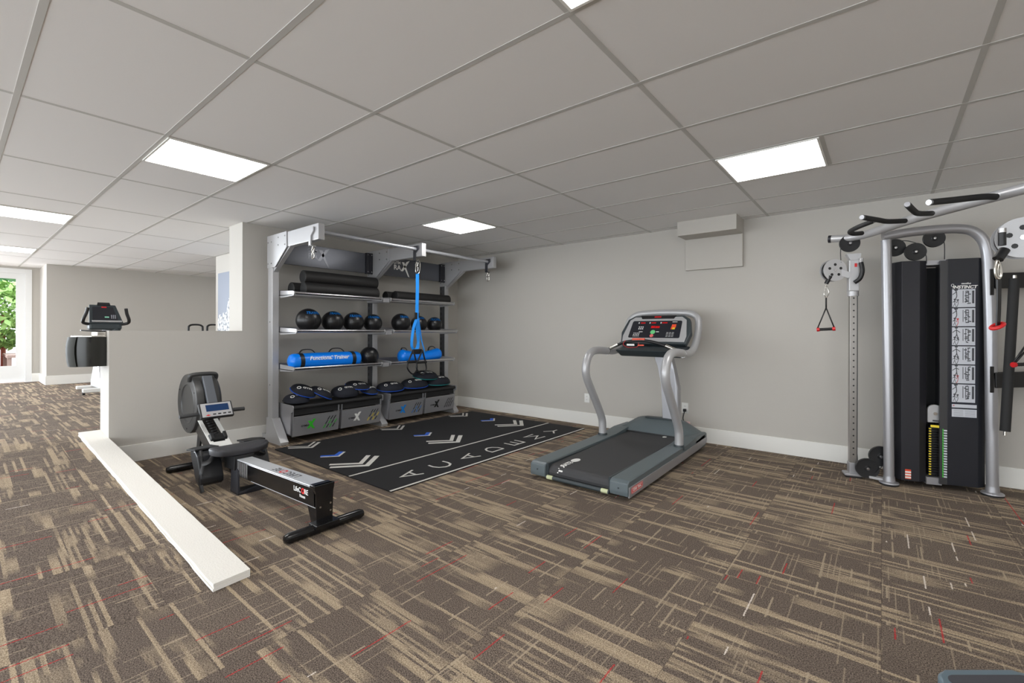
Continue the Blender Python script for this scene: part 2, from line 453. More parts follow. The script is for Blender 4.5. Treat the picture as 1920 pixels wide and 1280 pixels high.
# ---- outdoors
gr = MB(woodm); gr.box((XD-7, -5, UP-0.2), (XD-0.12, 5, UP-0.05)); struct(gr.build('ground'))
def hedge(name, c, r, n, m, lab, cat, size=0.09, stem=True):
    b = MB(m)
    for _ in range(n):
        th, ph = random.uniform(0, 2*PI), math.acos(random.uniform(-1, 1)); k = random.uniform(0.75, 1.0)
        p = V((c[0]+r[0]*k*math.sin(ph)*math.cos(th), c[1]+r[1]*k*math.sin(ph)*math.sin(th), c[2]+r[2]*k*math.cos(ph)))
        a = V((random.gauss(0, 1), random.gauss(0, 1), random.gauss(0, 1))).normalized(); q = a.cross(V((random.gauss(0, 1), random.gauss(0, 1), random.gauss(0, 1)))).normalized()
        s_ = size*random.uniform(0.6, 1.3)
        b.geo([p-a*s_, p+q*s_*0.45, p+a*s_, p-q*s_*0.45], [(0, 1, 2, 3)])
    t = thing(name, lab, cat, (c[0], c[1], UP-0.05))
    b.build('foliage', t)
    MB(potm).cyl((c[0], c[1], UP-0.05), (c[0], c[1], c[2]), 0.05, 0.03, 10).build('stem', t)
hedge('shrub', (XD-2.2, 0.75, 1.52), (0.7, 1.1, 0.72), 3400, leafm, 'bright green leafy shrub seen through the glass door', 'shrub')
hedge('tree', (XD-4.8, 0.6, 2.9), (1.2, 2.2, 1.0), 1800, leafd, 'dark green tree crown behind the shrub outside the door', 'tree', 0.16)
pt = MB(potm); pt.prism([(XD-1.9, 0.15, 0.19), (XD-1.2, 0.15, 0.19), (XD-1.1, 0.15, 0.80), (XD-2.0, 0.15, 0.80)], (0, 0.50, 0)); tag(pt.build('planter'), 'reddish brown planter box outside the glass door', 'planter')
bn = MB(woodm); bn.box((XD-1.9, 0.72, 0.66), (XD-0.7, 1.15, 0.72), 0.01)
t = thing('bench', 'weathered grey wooden bench outside beside the planter', 'bench', (XD-1.3, 0.9, UP-0.05)); bn.build('seat', t)
for xx in (XD-1.8, XD-0.8):
    for yy in (0.76, 1.11): MB(woodm).box((xx-0.03, yy-0.03, UP-0.05), (xx+0.03, yy+0.03, 0.66)).build('leg', t)

# ---- ramp curb (white, layered edge)
t = thing('ramp_curb', 'long white rough-edged curb board along the carpeted ramp edge', 'curb', (-4.0, 0.85, 0.1))
A0, A1 = V((-5.71, 0.755, UP+0.002)), V((-5.70, 0.903, UP+0.002)); B0, B1 = V((-2.395, 0.772, 0.002)), V((-2.41, 0.938, 0.002))
for nm, z0, z1, ins in (('board', 0.0, 0.012, 0.0), ('board', 0.0125, 0.0235, 0.004), ('top_board', 0.024, 0.036, 0.0)):
    b = MB(curbm); n = 40
    for side, (P, Q) in enumerate(((A0, B0), (A1, B1))): pass
    lo = []; hi = []
    for k in range(n+1):
        a = k/n
        p = A0.lerp(B0, a) + V((0, ins+random.uniform(-.0025, .0025), 0)); q = A1.lerp(B1, a) - V((0, random.uniform(0, .0015), 0))
        lo += [p+V((0, 0, z0)), q+V((0, 0, z0))]; hi += [p+V((0, 0, z1)), q+V((0, 0, z1))]
    vs = lo+hi; m2 = 2*(n+1); fs = []
    for k in range(n):
        i = 2*k
        fs += [(i, i+1, i+3, i+2), (m2+i, m2+i+2, m2+i+3, m2+i+1), (i, i+2, m2+i+2, m2+i), (i+1, m2+i+1, m2+i+3, i+3)]
    fs += [(0, m2, m2+1, 1), (2*n, 2*n+1, m2+2*n+1, m2+2*n)]
    b.geo(vs, fs); b.build(nm, t)
# infill under the curb's far side so the ramp edge is closed
struct(MB(wall_m).prism([(RX0, RY-.002, 0), (RX1, RY-.002, 0), (RX1, RY-.002, UP)], (0, 0.004, 0)).build('trim_3'))

# ================================================================ WALL OUTLETS
def outlet(x, z, lab):
    t = thing('wall_outlet', lab, 'outlet', (x, YB, z))
    MB(white_m).box((x-0.036, YB-0.006, z-0.058), (x+0.036, YB, z+0.058), 0.002).build('cover_plate', t)
    for dz in (-0.02, 0.02):
        b = MB(white_m).box((x-0.017, YB-0.008, z+dz-0.014), (x+0.017, YB-0.005, z+dz+0.014), 0.003)
        b.use(black)
        for dx in (-0.006, 0.006): b.box((x+dx-0.001, YB-0.0085, z+dz-0.004), (x+dx+0.001, YB-0.0075, z+dz+0.006))
        b.build('socket', t)
outlet(-1.715, 0.352, 'white wall outlet with a black plug, right of the treadmill')
outlet(-2.965, 0.345, 'white wall outlet behind the left handrail of the treadmill, nothing plugged in')
t = thing('power_cord', 'black power cord plugged into the outlet behind the treadmill', 'power cord', (-1.72, YB-0.02, 0.03))
MB(black).box((-1.727, YB-0.045, 0.315), (-1.697, YB-0.0085, 0.345), 0.004).build('plug', t)
MB(black).tube(spline([(-1.712, YB-0.03, 0.318), (-1.722, YB-0.05, 0.24), (-1.70, YB-0.06, 0.16), (-1.72, YB-0.10, 0.03), (-1.74, YB-0.16, 0.012)]), 0.006, 8).build('cable', t)
b = MB(pink).box((-1.71, YB-0.085, 0.17), (-1.64, YB-0.045, 0.215), 0.012); b.build('adapter', t, 'pale pink adapter lump on the cord')

# ================================================================ EXERCISE MAT
MX0, MX1, MY0, MY1 = -4.775, -2.845, 2.085, 4.945
mz = 0.010
t = MB(matblk); t.box((MX0, MY0, 0.001), (MX1, MY1, mz), 0.003); t.use(matwht)
up = (0, 0, 1); sw = 0.022; mz2 = mz-0.0012
def st(pts, w=sw, m=None, h=0.0018, closed=False):
    if m: t.use(m)
    t.stroke([(p[0], p[1], mz2) for p in pts], w, up, h, closed); t.use(matwht)
st([(MX1-0.012, MY0, 0), (MX1-0.012, MY1, 0)], 0.022)
st([(-3.41, MY0, 0), (-3.385, MY1, 0)], 0.022)
def letter(yc, strokes, xc=-3.066):
    # letter frame: up is -y, right is -x ; strokes in unit box w 0.15, h 0.175
    for s_ in strokes: st([(xc - a*0.075, yc - b*0.0875, 0) for a, b in s_], 0.020)
Aa = [[(-1, -1), (0, 1), (1, -1)], [(-0.62, -0.3), (0.62, -0.3)]]
arc = [(0.95*math.cos(a)*1.0, math.sin(a)*0.95) for a in [math.radians(q) for q in range(50, 311, 20)]]
letter(2.435, Aa); letter(2.785, [[(1.0, 0.95), (0.1, 1.0), (-0.6, 0.75), (-1, 0.2), (-1, -0.3), (-0.6, -0.8), (0.1, -1), (1.0, -0.95)]])
letter(3.135, Aa); letter(3.485, [[(-0.9, -1), (-0.9, 1), (0.1, 0.95), (0.75, 0.55), (1, 0), (0.75, -0.55), (0.1, -0.95), (-0.9, -1)]])
letter(3.836, [[(0.95, 1), (-0.9, 1), (-0.9, -1), (0.95, -1)], [(-0.9, 0), (0.8, 0)]])
letter(4.195, [[(-1.15, -1), (-1.0, 1), (0, -0.75), (1.0, 1), (1.15, -1)]])
letter(4.570, [[(-1, 1), (0, -0.15), (1, 1)], [(0, -0.15), (0, -1)]])
for k, y in enumerate((2.352, 3.470, 4.600)):
    st([(-4.70, y-0.165), (-4.545, y), (-4.70, y+0.165)], 0.030); st([(-4.755, y-0.145), (-4.615, y), (-4.755, y+0.145)], 0.022)
    st([(-4.135, y-0.125), (-4.03, y), (-4.135, y+0.125)], 0.022); st([(-4.165, y-0.11), (-4.075, y), (-4.165, y+0.11)], 0.045, matblu)
    st([(-3.76, y-0.24), (-3.56, y), (-3.76, y+0.24)], 0.048); st([(-3.84, y-0.20), (-3.66, y), (-3.84, y+0.20)], 0.042)
o = t.build('exercise_mat'); tag(o, 'long black floor mat printed with ACADEMY letters and white and blue chevrons', 'exercise mat')

# ================================================================ STORAGE RACK
R = thing('storage_rack', 'grey steel shelving rack with overhead arms and a pull-up bar against the left wall', 'storage rack', (-5.1, 3.45, 0))
UY = (2.20, 3.45, 4.70); PW = 0.07; PX0, PX1 = -5.21, -5.10; AZ0, AZ1, AX = 2.075, 2.228, -4.14
for k, y in enumerate(UY):
    u = MB(silver_l); u.box((PX0, y, 0.05), (PX1, y+PW, AZ0+0.1), 0.004)
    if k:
        u.use(mat('side_strip_grey_%d' % k, (86, 87, 90), 0.45, 0.5)); u.box((PX0-0.001, y-0.003, 0.28), (PX1-0.012, y, AZ0-0.2)); u.use(black)  # darker grey strip over the near side face of the middle and right uprights
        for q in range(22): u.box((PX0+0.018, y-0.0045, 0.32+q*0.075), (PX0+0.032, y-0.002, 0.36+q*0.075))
    u.use(steel)
    if k == 0:
        for z in (0.62, 1.3): u.cyl((-5.155, y+0.001, z), (-5.155, y-0.004, z), 0.008, seg=12)
    post = u.build('upright', R)
    ft = MB(silver_l)
    ft.prism([(-5.325, y-0.008, 0.0), (-4.89, y-0.008, 0.0), (-4.885, y-0.008, 0.03), (-5.085, y-0.008, 0.262), (-5.225, y-0.008, 0.262), (-5.225, y-0.008, 0.075), (-5.325, y-0.008, 0.075)], (0, PW+0.016, 0), 0.003)
    ft.build('foot', post)
    a = MB(silver_l); a.box((-5.19, y+0.004, AZ0), (AX, y+PW-0.004, AZ1), 0.004)
    a.prism([(-5.10, y+0.012, 1.90), (-5.10, y+0.012, 1.84), (-4.72, y+0.012, AZ0), (-4.80, y+0.012, AZ0+.01)], (0, PW-0.024, 0))
    arm = a.build('overhead_arm', R)
    pl = MB(silver_l)
    pl.prism([(-5.215, y-0.006, AZ1+0.004), (-4.77, y-0.006, AZ1+0.004), (-4.765, y-0.006, AZ0-0.004), (-5.03, y-0.006, 1.885), (-5.215, y-0.006, 1.885)], (0, 0.008, 0), 0.001)
    pl.use(steel)
    for (bx, bz) in ((-5.19, 2.16), (-5.11, 2.16), (-5.19, 1.93), (-5.11, 1.93), (-4.95, 2.19), (-4.95, 2.11), (-4.80, 2.19), (-4.80, 2.10)):
        pl.cyl((bx, y-0.005, bz), (bx, y-0.010, bz), 0.008, seg=10)
    pl.build('corner_plate', R)
    # hook hanging from a strap bracket near the tip
    h = MB(silver_l if k == 0 else panelm)
    hx = -4.27 if k == 0 else -4.25; yy = y-0.012
    h.prism([(hx-0.02, yy, 2.20), (hx+0.06, yy, 2.20), (hx+0.06, yy, 2.16), (hx+0.01, yy, 2.12), (hx+0.01, yy, 2.02), (hx-0.03, yy, 2.02), (hx-0.03, yy, 2.13)], (0, 0.012, 0), 0.001)
    h.prism([(hx-0.03, yy, 2.02), (hx+0.02, yy, 2.02), (hx+0.02, yy+0.05, 2.02), (hx-0.03, yy+0.05, 2.02)], (0, 0, 0.008))
    h.use(chrome); h.tube(spline([(hx, yy+0.03, 2.02), (hx+0.02, yy+0.03, 2.0), (hx+0.012, yy+0.03, 1.965), (hx-0.012, yy+0.03, 1.955), (hx-0.02, yy+0.03, 1.985), (hx-0.01, yy+0.03, 2.0)], 6, True), 0.006, 8, True)
    h.tube(spline([(hx-0.004, yy+0.03, 1.965), (hx+0.014, yy+0.035, 1.945), (hx+0.01, yy+0.035, 1.91), (hx-0.012, yy+0.03, 1.905), (hx-0.018, yy+0.03, 1.94)], 6, True), 0.0055, 8, True)
    h.build('swivel_hook', arm)
pb = MB(steel); pb = MB(mat('bar_silver', (190, 192, 198), 0.3, 0.5)); pb.cyl((-4.235, UY[0]+0.035, 2.165), (-4.235, UY[2]+0.035, 2.165), 0.019, seg=20); pb.build('pull_up_bar', R)
# header panels
def gymlogo(b, x, yc, zc, s_=1.0):
    M = frame((x, yc, zc), (0, 1, 0), (0, 0, 1))
    b.text('GYM', 0.058*s_, M @ Matrix.Translation((-0.085*s_, 0.056*s_, 0)), 0.003, 0.0004)
    b.text('RA', 0.092*s_, M @ Matrix.Translation((-0.080*s_, -0.010*s_, 0)), 0.003, 0.0016)
    def P(a, c_): return (x, yc+a*s_, zc+c_*s_)
    b.prism([P(-0.005, 0.075), P(0.035, 0.075), P(0.125, -0.125), P(0.10, -0.115)], (0.002, 0, 0))
    b.prism([P(-0.025, -0.05), P(0.015, -0.05), P(0.128, 0.105), P(0.075, 0.085)], (0.002, 0, 0))
for y0, y1, lt in ((UY[0]+PW+0.015, UY[1]-0.10, 0), (UY[1]+PW+0.015, UY[2]-0.10, 1)):
    p = MB(panelm); p.box((-5.135, y0, 1.942), (-5.115, y1, 2.192), 0.002); p = p.build('header_panel', R)
    lb = MB(white_p if lt else mat('ghost_print', (112, 114, 120), 0.3, 0.7)); gymlogo(lb, -5.1148, y0+(0.45 if not lt else 0.385), 2.075, 1.0); lb.build('logo', p)
    br = MB(charcoal); br.box((-5.14, y1+0.002, 1.935), (-5.095, y1+0.095, 2.20), 0.003)
    for q in range(3): br.box((-5.095, y1+0.015+q*0.028, 1.95), (-5.09, y1+0.03+q*0.028, 2.185))
    br.use(steel)
    for zz in (1.96, 2.175):
        for q in (0.02, 0.075): br.cyl((-5.095, y1+q, zz), (-5.088, y1+q, zz), 0.007, seg=10)
    br.build('panel_bracket', R)
# shelves
def shelf(y0, y1, xf, z, drop=0.03, first=True):
    sh = MB(silver); xb = -5.17
    sh.prism([(xb, y0, z-0.012+drop), (xf, y0, z-0.018), (xf, y0, z-0.026), (xb, y0, z-0.020+drop)], (0, y1-y0, 0))
    sh.box((xb-0.004, y0, z-0.02+drop), (xb+0.004, y1, z+0.045+drop))
    o = sh.build('shelf', R)
    MB(steel).cyl((xf, y0+0.01, z), (xf, y1, z), 0.0165, seg=16).build('front_rail', o)
    for yy in (y0, y1-0.012):
        e = MB(silver_l)
        e.prism([(-5.10, yy, z+0.035), (xf-0.03, yy, z+0.022), (xf+0.014, yy, z+0.016), (xf+0.02, yy, z-0.006), (xf+0.004, yy, z-0.03), (-5.10, yy, z-0.045)], (0, 0.012, 0), 0.001)
        e.build('end_bracket', o)
for (xf, z, dr) in ((-4.80, 1.606, 0.0), (-4.742, 1.206, 0.0), (-4.80, 0.806, 0.0)):
    shelf(UY[0]+PW+0.01, UY[1]-0.075, xf, z, dr); shelf(UY[1]+0.045, UY[2]-0.10, xf, z, dr)
    j = MB(silver); j.box((-5.11, UY[1]-0.062, z-0.045), (xf+0.006, UY[1]+0.032, z+0.006), 0.004); j.build('joint_plate', R)
# benches with storage bins
def bin_(y0, y1, logo_m, slot_m, parent):
    b = MB(silver); zf0, zf1 = 0.075, 0.288; xt, xb_ = -4.835, -4.868
    b.prism([(xt, y0, zf1), (xb_, y0, zf0), (xb_-0.012, y0, zf0), (xt-0.012, y0, zf1)], (0, y1-y0, 0), 0.0015)   # front
    b.box((-5.19, y0, zf0), (xb_-0.005, y1, zf0+0.008))
    b.box((-5.19, y0, zf0), (-5.18, y1, 0.33))
    for yy in (y0, y1-0.006): b.prism([(-5.19, yy, 0.35), (xt-0.005, yy, 0.36), (xb_, yy, zf0), (-5.19, yy, zf0)], (0, 0.006, 0))
    b.use(steel); b.cyl((xt-0.003, y0, zf1+0.002), (xt-0.003, y1, zf1+0.002), 0.004, seg=8)
    b = b.build('storage_bin', parent)
    n = V((zf1-zf0, 0, -(xt-xb_))).normalized(); upv = V((xt-xb_, 0, zf1-zf0)).normalized(); yv = V((0, 1, 0))
    def P(a, c_): return V((xb_, y0, zf0)) + yv*a + upv*c_ + n*0.0006
    W = y1-y0
    sl = MB(black)
    for r_ in range(3):
        for q in range(4):
            if (r_ == 0 and q == 0) or (r_ == 2 and q == 3): pass
            a = W*0.66+q*0.036+r_*0.022-0.01; c_ = 0.045+r_*0.045
            pts = [P(a, c_), P(a+0.012, c_), P(a+0.036, c_+0.04), P(a+0.026, c_+0.04)]
            sl.use(slot_m if (q+r_) % 2 == 0 and r_ < 2 else black)
            if a+0.04 < W-0.01: sl.prism(pts, n*0.0012)
    sl.build('vent_slots', b)
    lg = MB(black); a, c_ = W*0.36, 0.125
    Mx = frame(P(a-0.055, c_-0.02), yv, upv); lg.text('GYMRA', 0.028, Mx, 0.001, 0.0008)
    lg.use(logo_m)
    lg.prism([P(a-0.035, c_-0.055), P(a-0.005, c_-0.055), P(a+0.06, c_+0.045), P(a+0.03, c_+0.045)], n*0.0016)
    lg.prism([P(a-0.03, c_+0.03), P(a+0.0, c_+0.03), P(a+0.055, c_-0.065), P(a+0.025, c_-0.06)], n*0.002)
    lg.build('logo', b)
    # side louvres
    lv = MB(white_m)
    for q in range(4):
        for r_ in range(2):
            x = -5.12+q*0.045+r_*0.02; z = 0.12+r_*0.075
            lv.prism([(x, y0-0.001, z), (x+0.012, y0-0.001, z), (x-0.012, y0-0.001, z+0.06), (x-0.024, y0-0.001, z+0.06)], (0, 0.002, 0))
    lv.build('side_louvres', b)
greenl = green
def benchu(y0, y1, specs):
    b = MB(rubber); b.box((-5.20, y0, 0.372), (-4.845, y1, 0.405), 0.012); b.box((-4.88, y0+0.005, 0.30), (-4.862, y1-0.005, 0.375))
    b.cyl((-4.845, y0+0.005, 0.388), (-4.845, y1-0.005, 0.388), 0.0215, seg=18)
    b.use(silver)
    for yy in (y0-0.012, y1+0.001):
        b.prism([(-5.20, yy, 0.42), (-4.83, yy, 0.415), (-4.815, yy, 0.40), (-4.82, yy, 0.35), (-4.86, yy, 0.335), (-4.88, yy, 0.10), (-5.20, yy, 0.10)], (0, 0.011, 0), 0.001)
    b = b.build('bench', R)
    ym = (y0+y1)/2
    bin_(y0+0.004, ym-0.016, specs[0][0], specs[0][1], R); bin_(ym+0.016, y1-0.004, specs[1][0], specs[1][1], R)
    dv = MB(silver).box((-5.19, ym-0.01, 0.12), (-4.90, ym+0.01, 0.37)); dv.build('bin_divider', R)
    dk = MB(black).box((-5.18, y0+0.01, 0.20), (-4.90, ym-0.03, 0.29), 0.02); dk.box((-5.18, ym+0.03, 0.20), (-4.90, y1-0.02, 0.29), 0.02); dk.build('bin_liner', R)
benchu(UY[0]+PW+0.03, UY[1]-0.05, ((greenl, green), (white_p, yellow)))
benchu(UY[1]+PW+0.005, UY[2]-0.04, ((bluemark, bluemark), (black, black)))

# ---- foam rollers
def roller(x, z, y0, y1, lab, r=0.074):
    t = thing('foam_roller', lab, 'foam roller', (x, (y0+y1)/2, z-r), 'black foam rollers on the top shelves')
    b = MB(foam); n = 2
    b.rev([(r-0.006, y0), (r, y0+0.006), (r, y1-0.006), (r-0.006, y1)], (x, 0, z), (0, 1, 0), 40)
    b.build('tube', t)
    e = MB(rubber)
    e.rev([(0, y0+0.003), (r-0.006, y0)], (x, 0, z), (0, 1, 0), 40); e.rev([(r-0.006, y1), (0, y1-0.003)], (x, 0, z), (0, 1, 0), 40)
    e.build('end_face', t)
z1 = 1.606-0.014+0.074
def XU(u, v, x): return onX(u, v, x).y
roller(-4.905, z1, XU(568, 537, -4.905), XU(706, 546, -4.905), 'black foam roller at the front of the top left shelf, lower of the stack')
roller(-5.055, z1, XU(545, 533, -5.055), XU(545, 533, -5.055)+0.92, 'black foam roller at the back of the top left shelf, mostly hidden')
roller(-4.965, z1+0.135, XU(567, 518, -4.965), XU(704, 531, -4.965), 'black foam roller lying on top of the two others')
roller(-4.905, z1-0.008, XU(740, 551, -4.905), XU(840, 556, -4.905), 'black foam roller at the front of the top right shelf', 0.066)
roller(-5.045, z1-0.008, XU(722, 550, -5.045), XU(722, 550, -5.045)+0.9, 'black foam roller at the back of the top right shelf', 0.066)

# ---- medicine balls
def ball(u, r, x, z0, lab, word='ACADEMY', ang=0.9, azi=0.0):
    zc = z0+r; y = onX(u, 600, x).y
    t = thing('medicine_ball', lab, 'medicine ball', (x, y, z0), 'black medicine balls on the shelves')
    b = MB(leather); b.ellipsoid((x, y, zc), (r, r, r*0.98), None, 36, 20)
    b.build('ball', t)
    sm = MB(black)
    for th in range(4):
        M = Matrix.Rotation(th*PI/4, 4, 'Z')
        sm.tube([V((x, y, zc)) + (M @ V((math.cos(a)*(r+0.0003), 0, math.sin(a)*(r*0.98+0.0003)))) for a in [2*PI*k/40 for k in range(40)]], 0.0012, 5, True)
    sm.build('seams', t)
    if word:
        lg = MB(bluemark)
        def warp(v):
            lo = azi + v.x/r; la = ang + v.y/r
            rr = r+0.0012
            d = V((math.cos(la)*math.cos(lo), math.cos(la)*math.sin(lo), math.sin(la)*0.98))
            return V((x, y, zc)) + d*rr
        lg.text(word, 0.052, None, 0.001, 0.002, warp=warp); lg.build('lettering', t)
S2 = 1.206-0.017+0.001
for (u, r, lab, an, az) in ((578.5, .131, 'largest black medicine ball, leftmost on the middle shelf', .95, .1), (624, .122, 'black medicine ball second from the left on the middle shelf', 1.15, -.1),
                    (663, .119, 'black medicine ball third from the left, blue print on top', .95, -.2), (699, .112, 'black medicine ball fourth from the left, in front of the middle upright', 1.0, -.4),
                    (751.5, .123, 'black medicine ball left of the hanging blue strap', .95, .1), (785.5, .111, 'black medicine ball behind the hanging blue strap', 1.1, -.5),
                    (814.6, .107, 'smallest black medicine ball, rightmost on the middle shelf', 1.0, -.5)):
    ball(u, r, -4.90, S2, lab, 'TRAINER', an-0.28, az)
ball(692.7, .112, -4.90, 0.806-0.017, 'plain black medicine ball right of the long blue bag on the lower shelf', None)

# ---- blue water bags
def bag(path, rad, lab, straps, handles, txt=None):
    base = path[len(path)//2]
    t = thing('water_bag', lab, 'water bag', (base[0], base[1], base[2]-max(rad)), 'blue water bags on the lower shelf')
    P = spline(path, 6); n = len(P)
    rr = []
    for i in range(n):
        a = i/(n-1); k = a*(len(rad)-1); j = min(int(k), len(rad)-2); rr.append(rad[j]*(1-(k-j)) + rad[j+1]*(k-j))
    b = MB(blue)
    d0 = (P[1]-P[0]).normalized(); d1 = (P[-1]-P[-2]).normalized()
    pre = [P[0]-d0*rr[0]*math.sin(q)*0.6 for q in (1.4, 1.0, 0.5)]; post = [P[-1]+d1*rr[-1]*math.sin(q)*0.6 for q in (0.5, 1.0, 1.4)]
    b.tube(pre+P+post, [rr[0]*math.cos(q) for q in (1.4, 1.0, 0.5)]+rr+[rr[-1]*math.cos(q) for q in (0.5, 1.0, 1.4)], 28)
    b.build('bladder', t)
    def at(a):
        k = a*(n-1); j = min(int(k), n-2); return P[j].lerp(P[j+1], k-j), (P[j+1]-P[j]).normalized(), rr[j]
    for a in straps:
        p, d, r = at(a); s_ = MB(black)
        s_.rev([(r-.002, -0.022), (r+0.004, -0.022), (r+0.004, 0.022), (r-.002, 0.022)], p, d, 28); s_.build('strap_band', t)
    for (a, b_, side, hh) in handles:
        p, d, r = at(a); q, _, r2 = at(b_); s_ = MB(black)
        upv = V((side, 0, 1)).normalized()
        pts = spline([p+upv*(r-0.005), p.lerp(q, 0.2)+upv*(r+hh*0.8), p.lerp(q, 0.5)+upv*(r+hh), p.lerp(q, 0.8)+upv*(r+hh*0.8), q+upv*(r2-0.005)], 6)
        s_.tube(pts, 0.011, 8, rx=0.5); s_.build('handle', t)
    if txt:
        lg = MB(white_p); p, d, r = at(0.5)
        def warp(v):
            a = 0.35 + v.y/(r+0.001)
            return V((p.x + math.cos(a)*(r+0.0015+v.z), p.y+v.x, p.z + math.sin(a)*(r+0.0015)))
        lg.text(txt, 0.062, None, 0.001, 0.001, 0.3, warp=warp); lg.build('lettering', t)
    return t
z3 = 0.806-0.015
bag([(-4.895, XU(549, 672, -4.895), z3+0.086), (-4.895, 2.70, z3+0.087), (-4.895, XU(668, 672, -4.895), z3+0.086)], [0.082, 0.086, 0.086, 0.084], 'long bright blue water bag with two black straps and white lettering', (0.13, 0.87), ((0.13, 0.36, -0.25, 0.045), (0.55, 0.78, -0.25, 0.045)), 'Functional Trainer')
bag([(-4.89, XU(754, 667, -4.89), z3+0.088), (-4.89, XU(775, 672, -4.89), z3+0.072), (-4.89, XU(795, 673, -4.89), z3+0.066), (-4.89, XU(820, 668, -4.89), z3+0.094)], [0.084, 0.07, 0.066, 0.08], 'short sagging bright blue water bag behind the hanging strap handles', (), ((0.0, 0.2, -0.3, 0.03), (0.78, 0.97, -0.3, 0.05)))

# ---- sandbags on the benches
def sandbag(u0, u1, vc, x, z, h, lab, trim, yawr=0.0, tilt=0.0, roll=0.0, depth=0.13):
    h *= 1.3; roll += 0.08
    v = vc; y0 = onX(u0, v, x).y; y1 = onX(u1, v, x).y; yc = (y0+y1)/2; w = (y1-y0)/2
    M = Matrix.Rotation(yawr, 3, 'Z') @ Matrix.Rotation(tilt, 3, 'X') @ Matrix.Rotation(roll, 3, 'Y')
    C0 = V((x, yc, z+h*0.25+0.75*depth*abs(math.sin(roll))))
    t = thing('sandbag', lab, 'sandbag', (x, yc, z), 'small dark training sandbags on the benches')
    # tear-drop outline (in local x = depth, y = width)
    nu, nv = 32, 12; vs = []; fs = []
    def outl(th):
        k = 1.0 - 0.22*max(0.0, math.sin(th))**2
        cx, cy = math.cos(th), math.sin(th)
        return V((depth*(abs(cx)**0.85)*math.copysign(1, cx)*k, w*(abs(cy)**0.9)*math.copysign(1, cy), 0))
    for i in range(nv+1):
        ph = -PI/2+PI*i/nv; cr = math.cos(ph)**0.7 if math.cos(ph) > 0 else 0.0
        for k in range(nu):
            p = outl(2*PI*k/nu)*cr; p.z = h*0.75*math.sin(ph) if ph > 0 else h*0.25*math.sin(ph); vs.append(C0 + M @ p)
    for i in range(nv):
        for k in range(nu): fs.append((i*nu+k, i*nu+(k+1) % nu, (i+1)*nu+(k+1) % nu, (i+1)*nu+k))
    b = MB(navy); v2, f2 = b.geo(vs, fs, True); bmesh.ops.remove_doubles(b.bm, verts=v2, dist=1e-5); b.build('bag', t)
    p_ = MB(trim); p_.tube([C0 + M @ (outl(2*PI*k/nu)*1.0 + V((0, 0, 0.0))) for k in range(nu)], 0.0048, 6, True); p_.build('piping', t)
    lg = MB(white_p); 
    def surf(a, c_):
        q = outl(math.atan2(c_/w, a/depth)); rad = math.sqrt((a/depth)**2+(c_/w)**2); zz = h*0.75*math.sqrt(max(0.0, 1-min(1, rad)**(2/0.7)))
        return C0 + M @ V((a, c_, zz+0.0015))
    lg.text('GYM', 0.05, None, 0.001, 0.002, 0.2, warp=lambda v_: surf(0.045 - v_.y, v_.x+0.01)+V((0, 0, v_.z)))
    ring = [surf(0.045+0.018*math.cos(a), -0.075*w/0.13+0.018*math.sin(a)) for a in [2*PI*k/16 for k in range(16)]]
    lg.tube(ring, 0.004, 6, True)
    lg.build('logo', t)
    hl = MB(black); y_ = w*0.95
    hl.tube(spline([C0+M @ V((-0.05, y_*0.75, h*0.1)), C0+M @ V((-0.03, y_*1.02, h*0.12)), C0+M @ V((0.03, y_*1.02, h*0.12)), C0+M @ V((0.05, y_*0.75, h*0.1))], 5), 0.008, 6); hl.build('handle', t)
zb = 0.408
sandbag(533, 578, 746, -4.99, zb, 0.075, 'dark sandbag lying flat at the left end of the left bench', navy, 0.1)
sandbag(545, 590, 736, -5.0, zb+0.06, 0.075, 'navy sandbag propped slanting on the leftmost one, white logo', piping, -0.1, -0.28, 0.25)
sandbag(580, 622, 738, -4.99, zb+0.025, 0.07, 'navy sandbag tipped down to the right, beside the gap on the left bench', piping, 0.1, -0.42, 0.2)
sandbag(622, 670, 739, -5.0, zb, 0.095, 'dark sandbag flat right of the gap on the left bench', navy, 0.0, 0.0, 0.1)
sandbag(650, 692, 730, -5.02, zb+0.075, 0.05, 'sandbag with bright blue edge lying on top of two others', piping, 0.1, -0.06, 0.2)
sandbag(680, 703, 735, -5.0, zb, 0.07, 'sandbag with blue edge at the right end of the left bench', piping, 0.0, 0.0, 0.1)
sandbag(708, 755, 727, -4.99, zb, 0.085, 'navy sandbag at the left end of the right bench', piping, 0.0, 0.0, 0.12)
sandbag(753, 800, 724, -5.0, zb, 0.095, 'navy sandbag in the middle of the right bench under another', piping, 0.0, 0.0, 0.12)
sandbag(777, 818, 711, -5.02, zb+0.10, 0.085, 'sandbag with teal edge on top of the pile on the right bench', teal, 0.0, -0.05, 0.15)
sandbag(800, 841, 718, -5.0, zb, 0.10, 'sandbag with teal edge at the right end of the right bench', teal, 0.0, 0.0, 0.1)

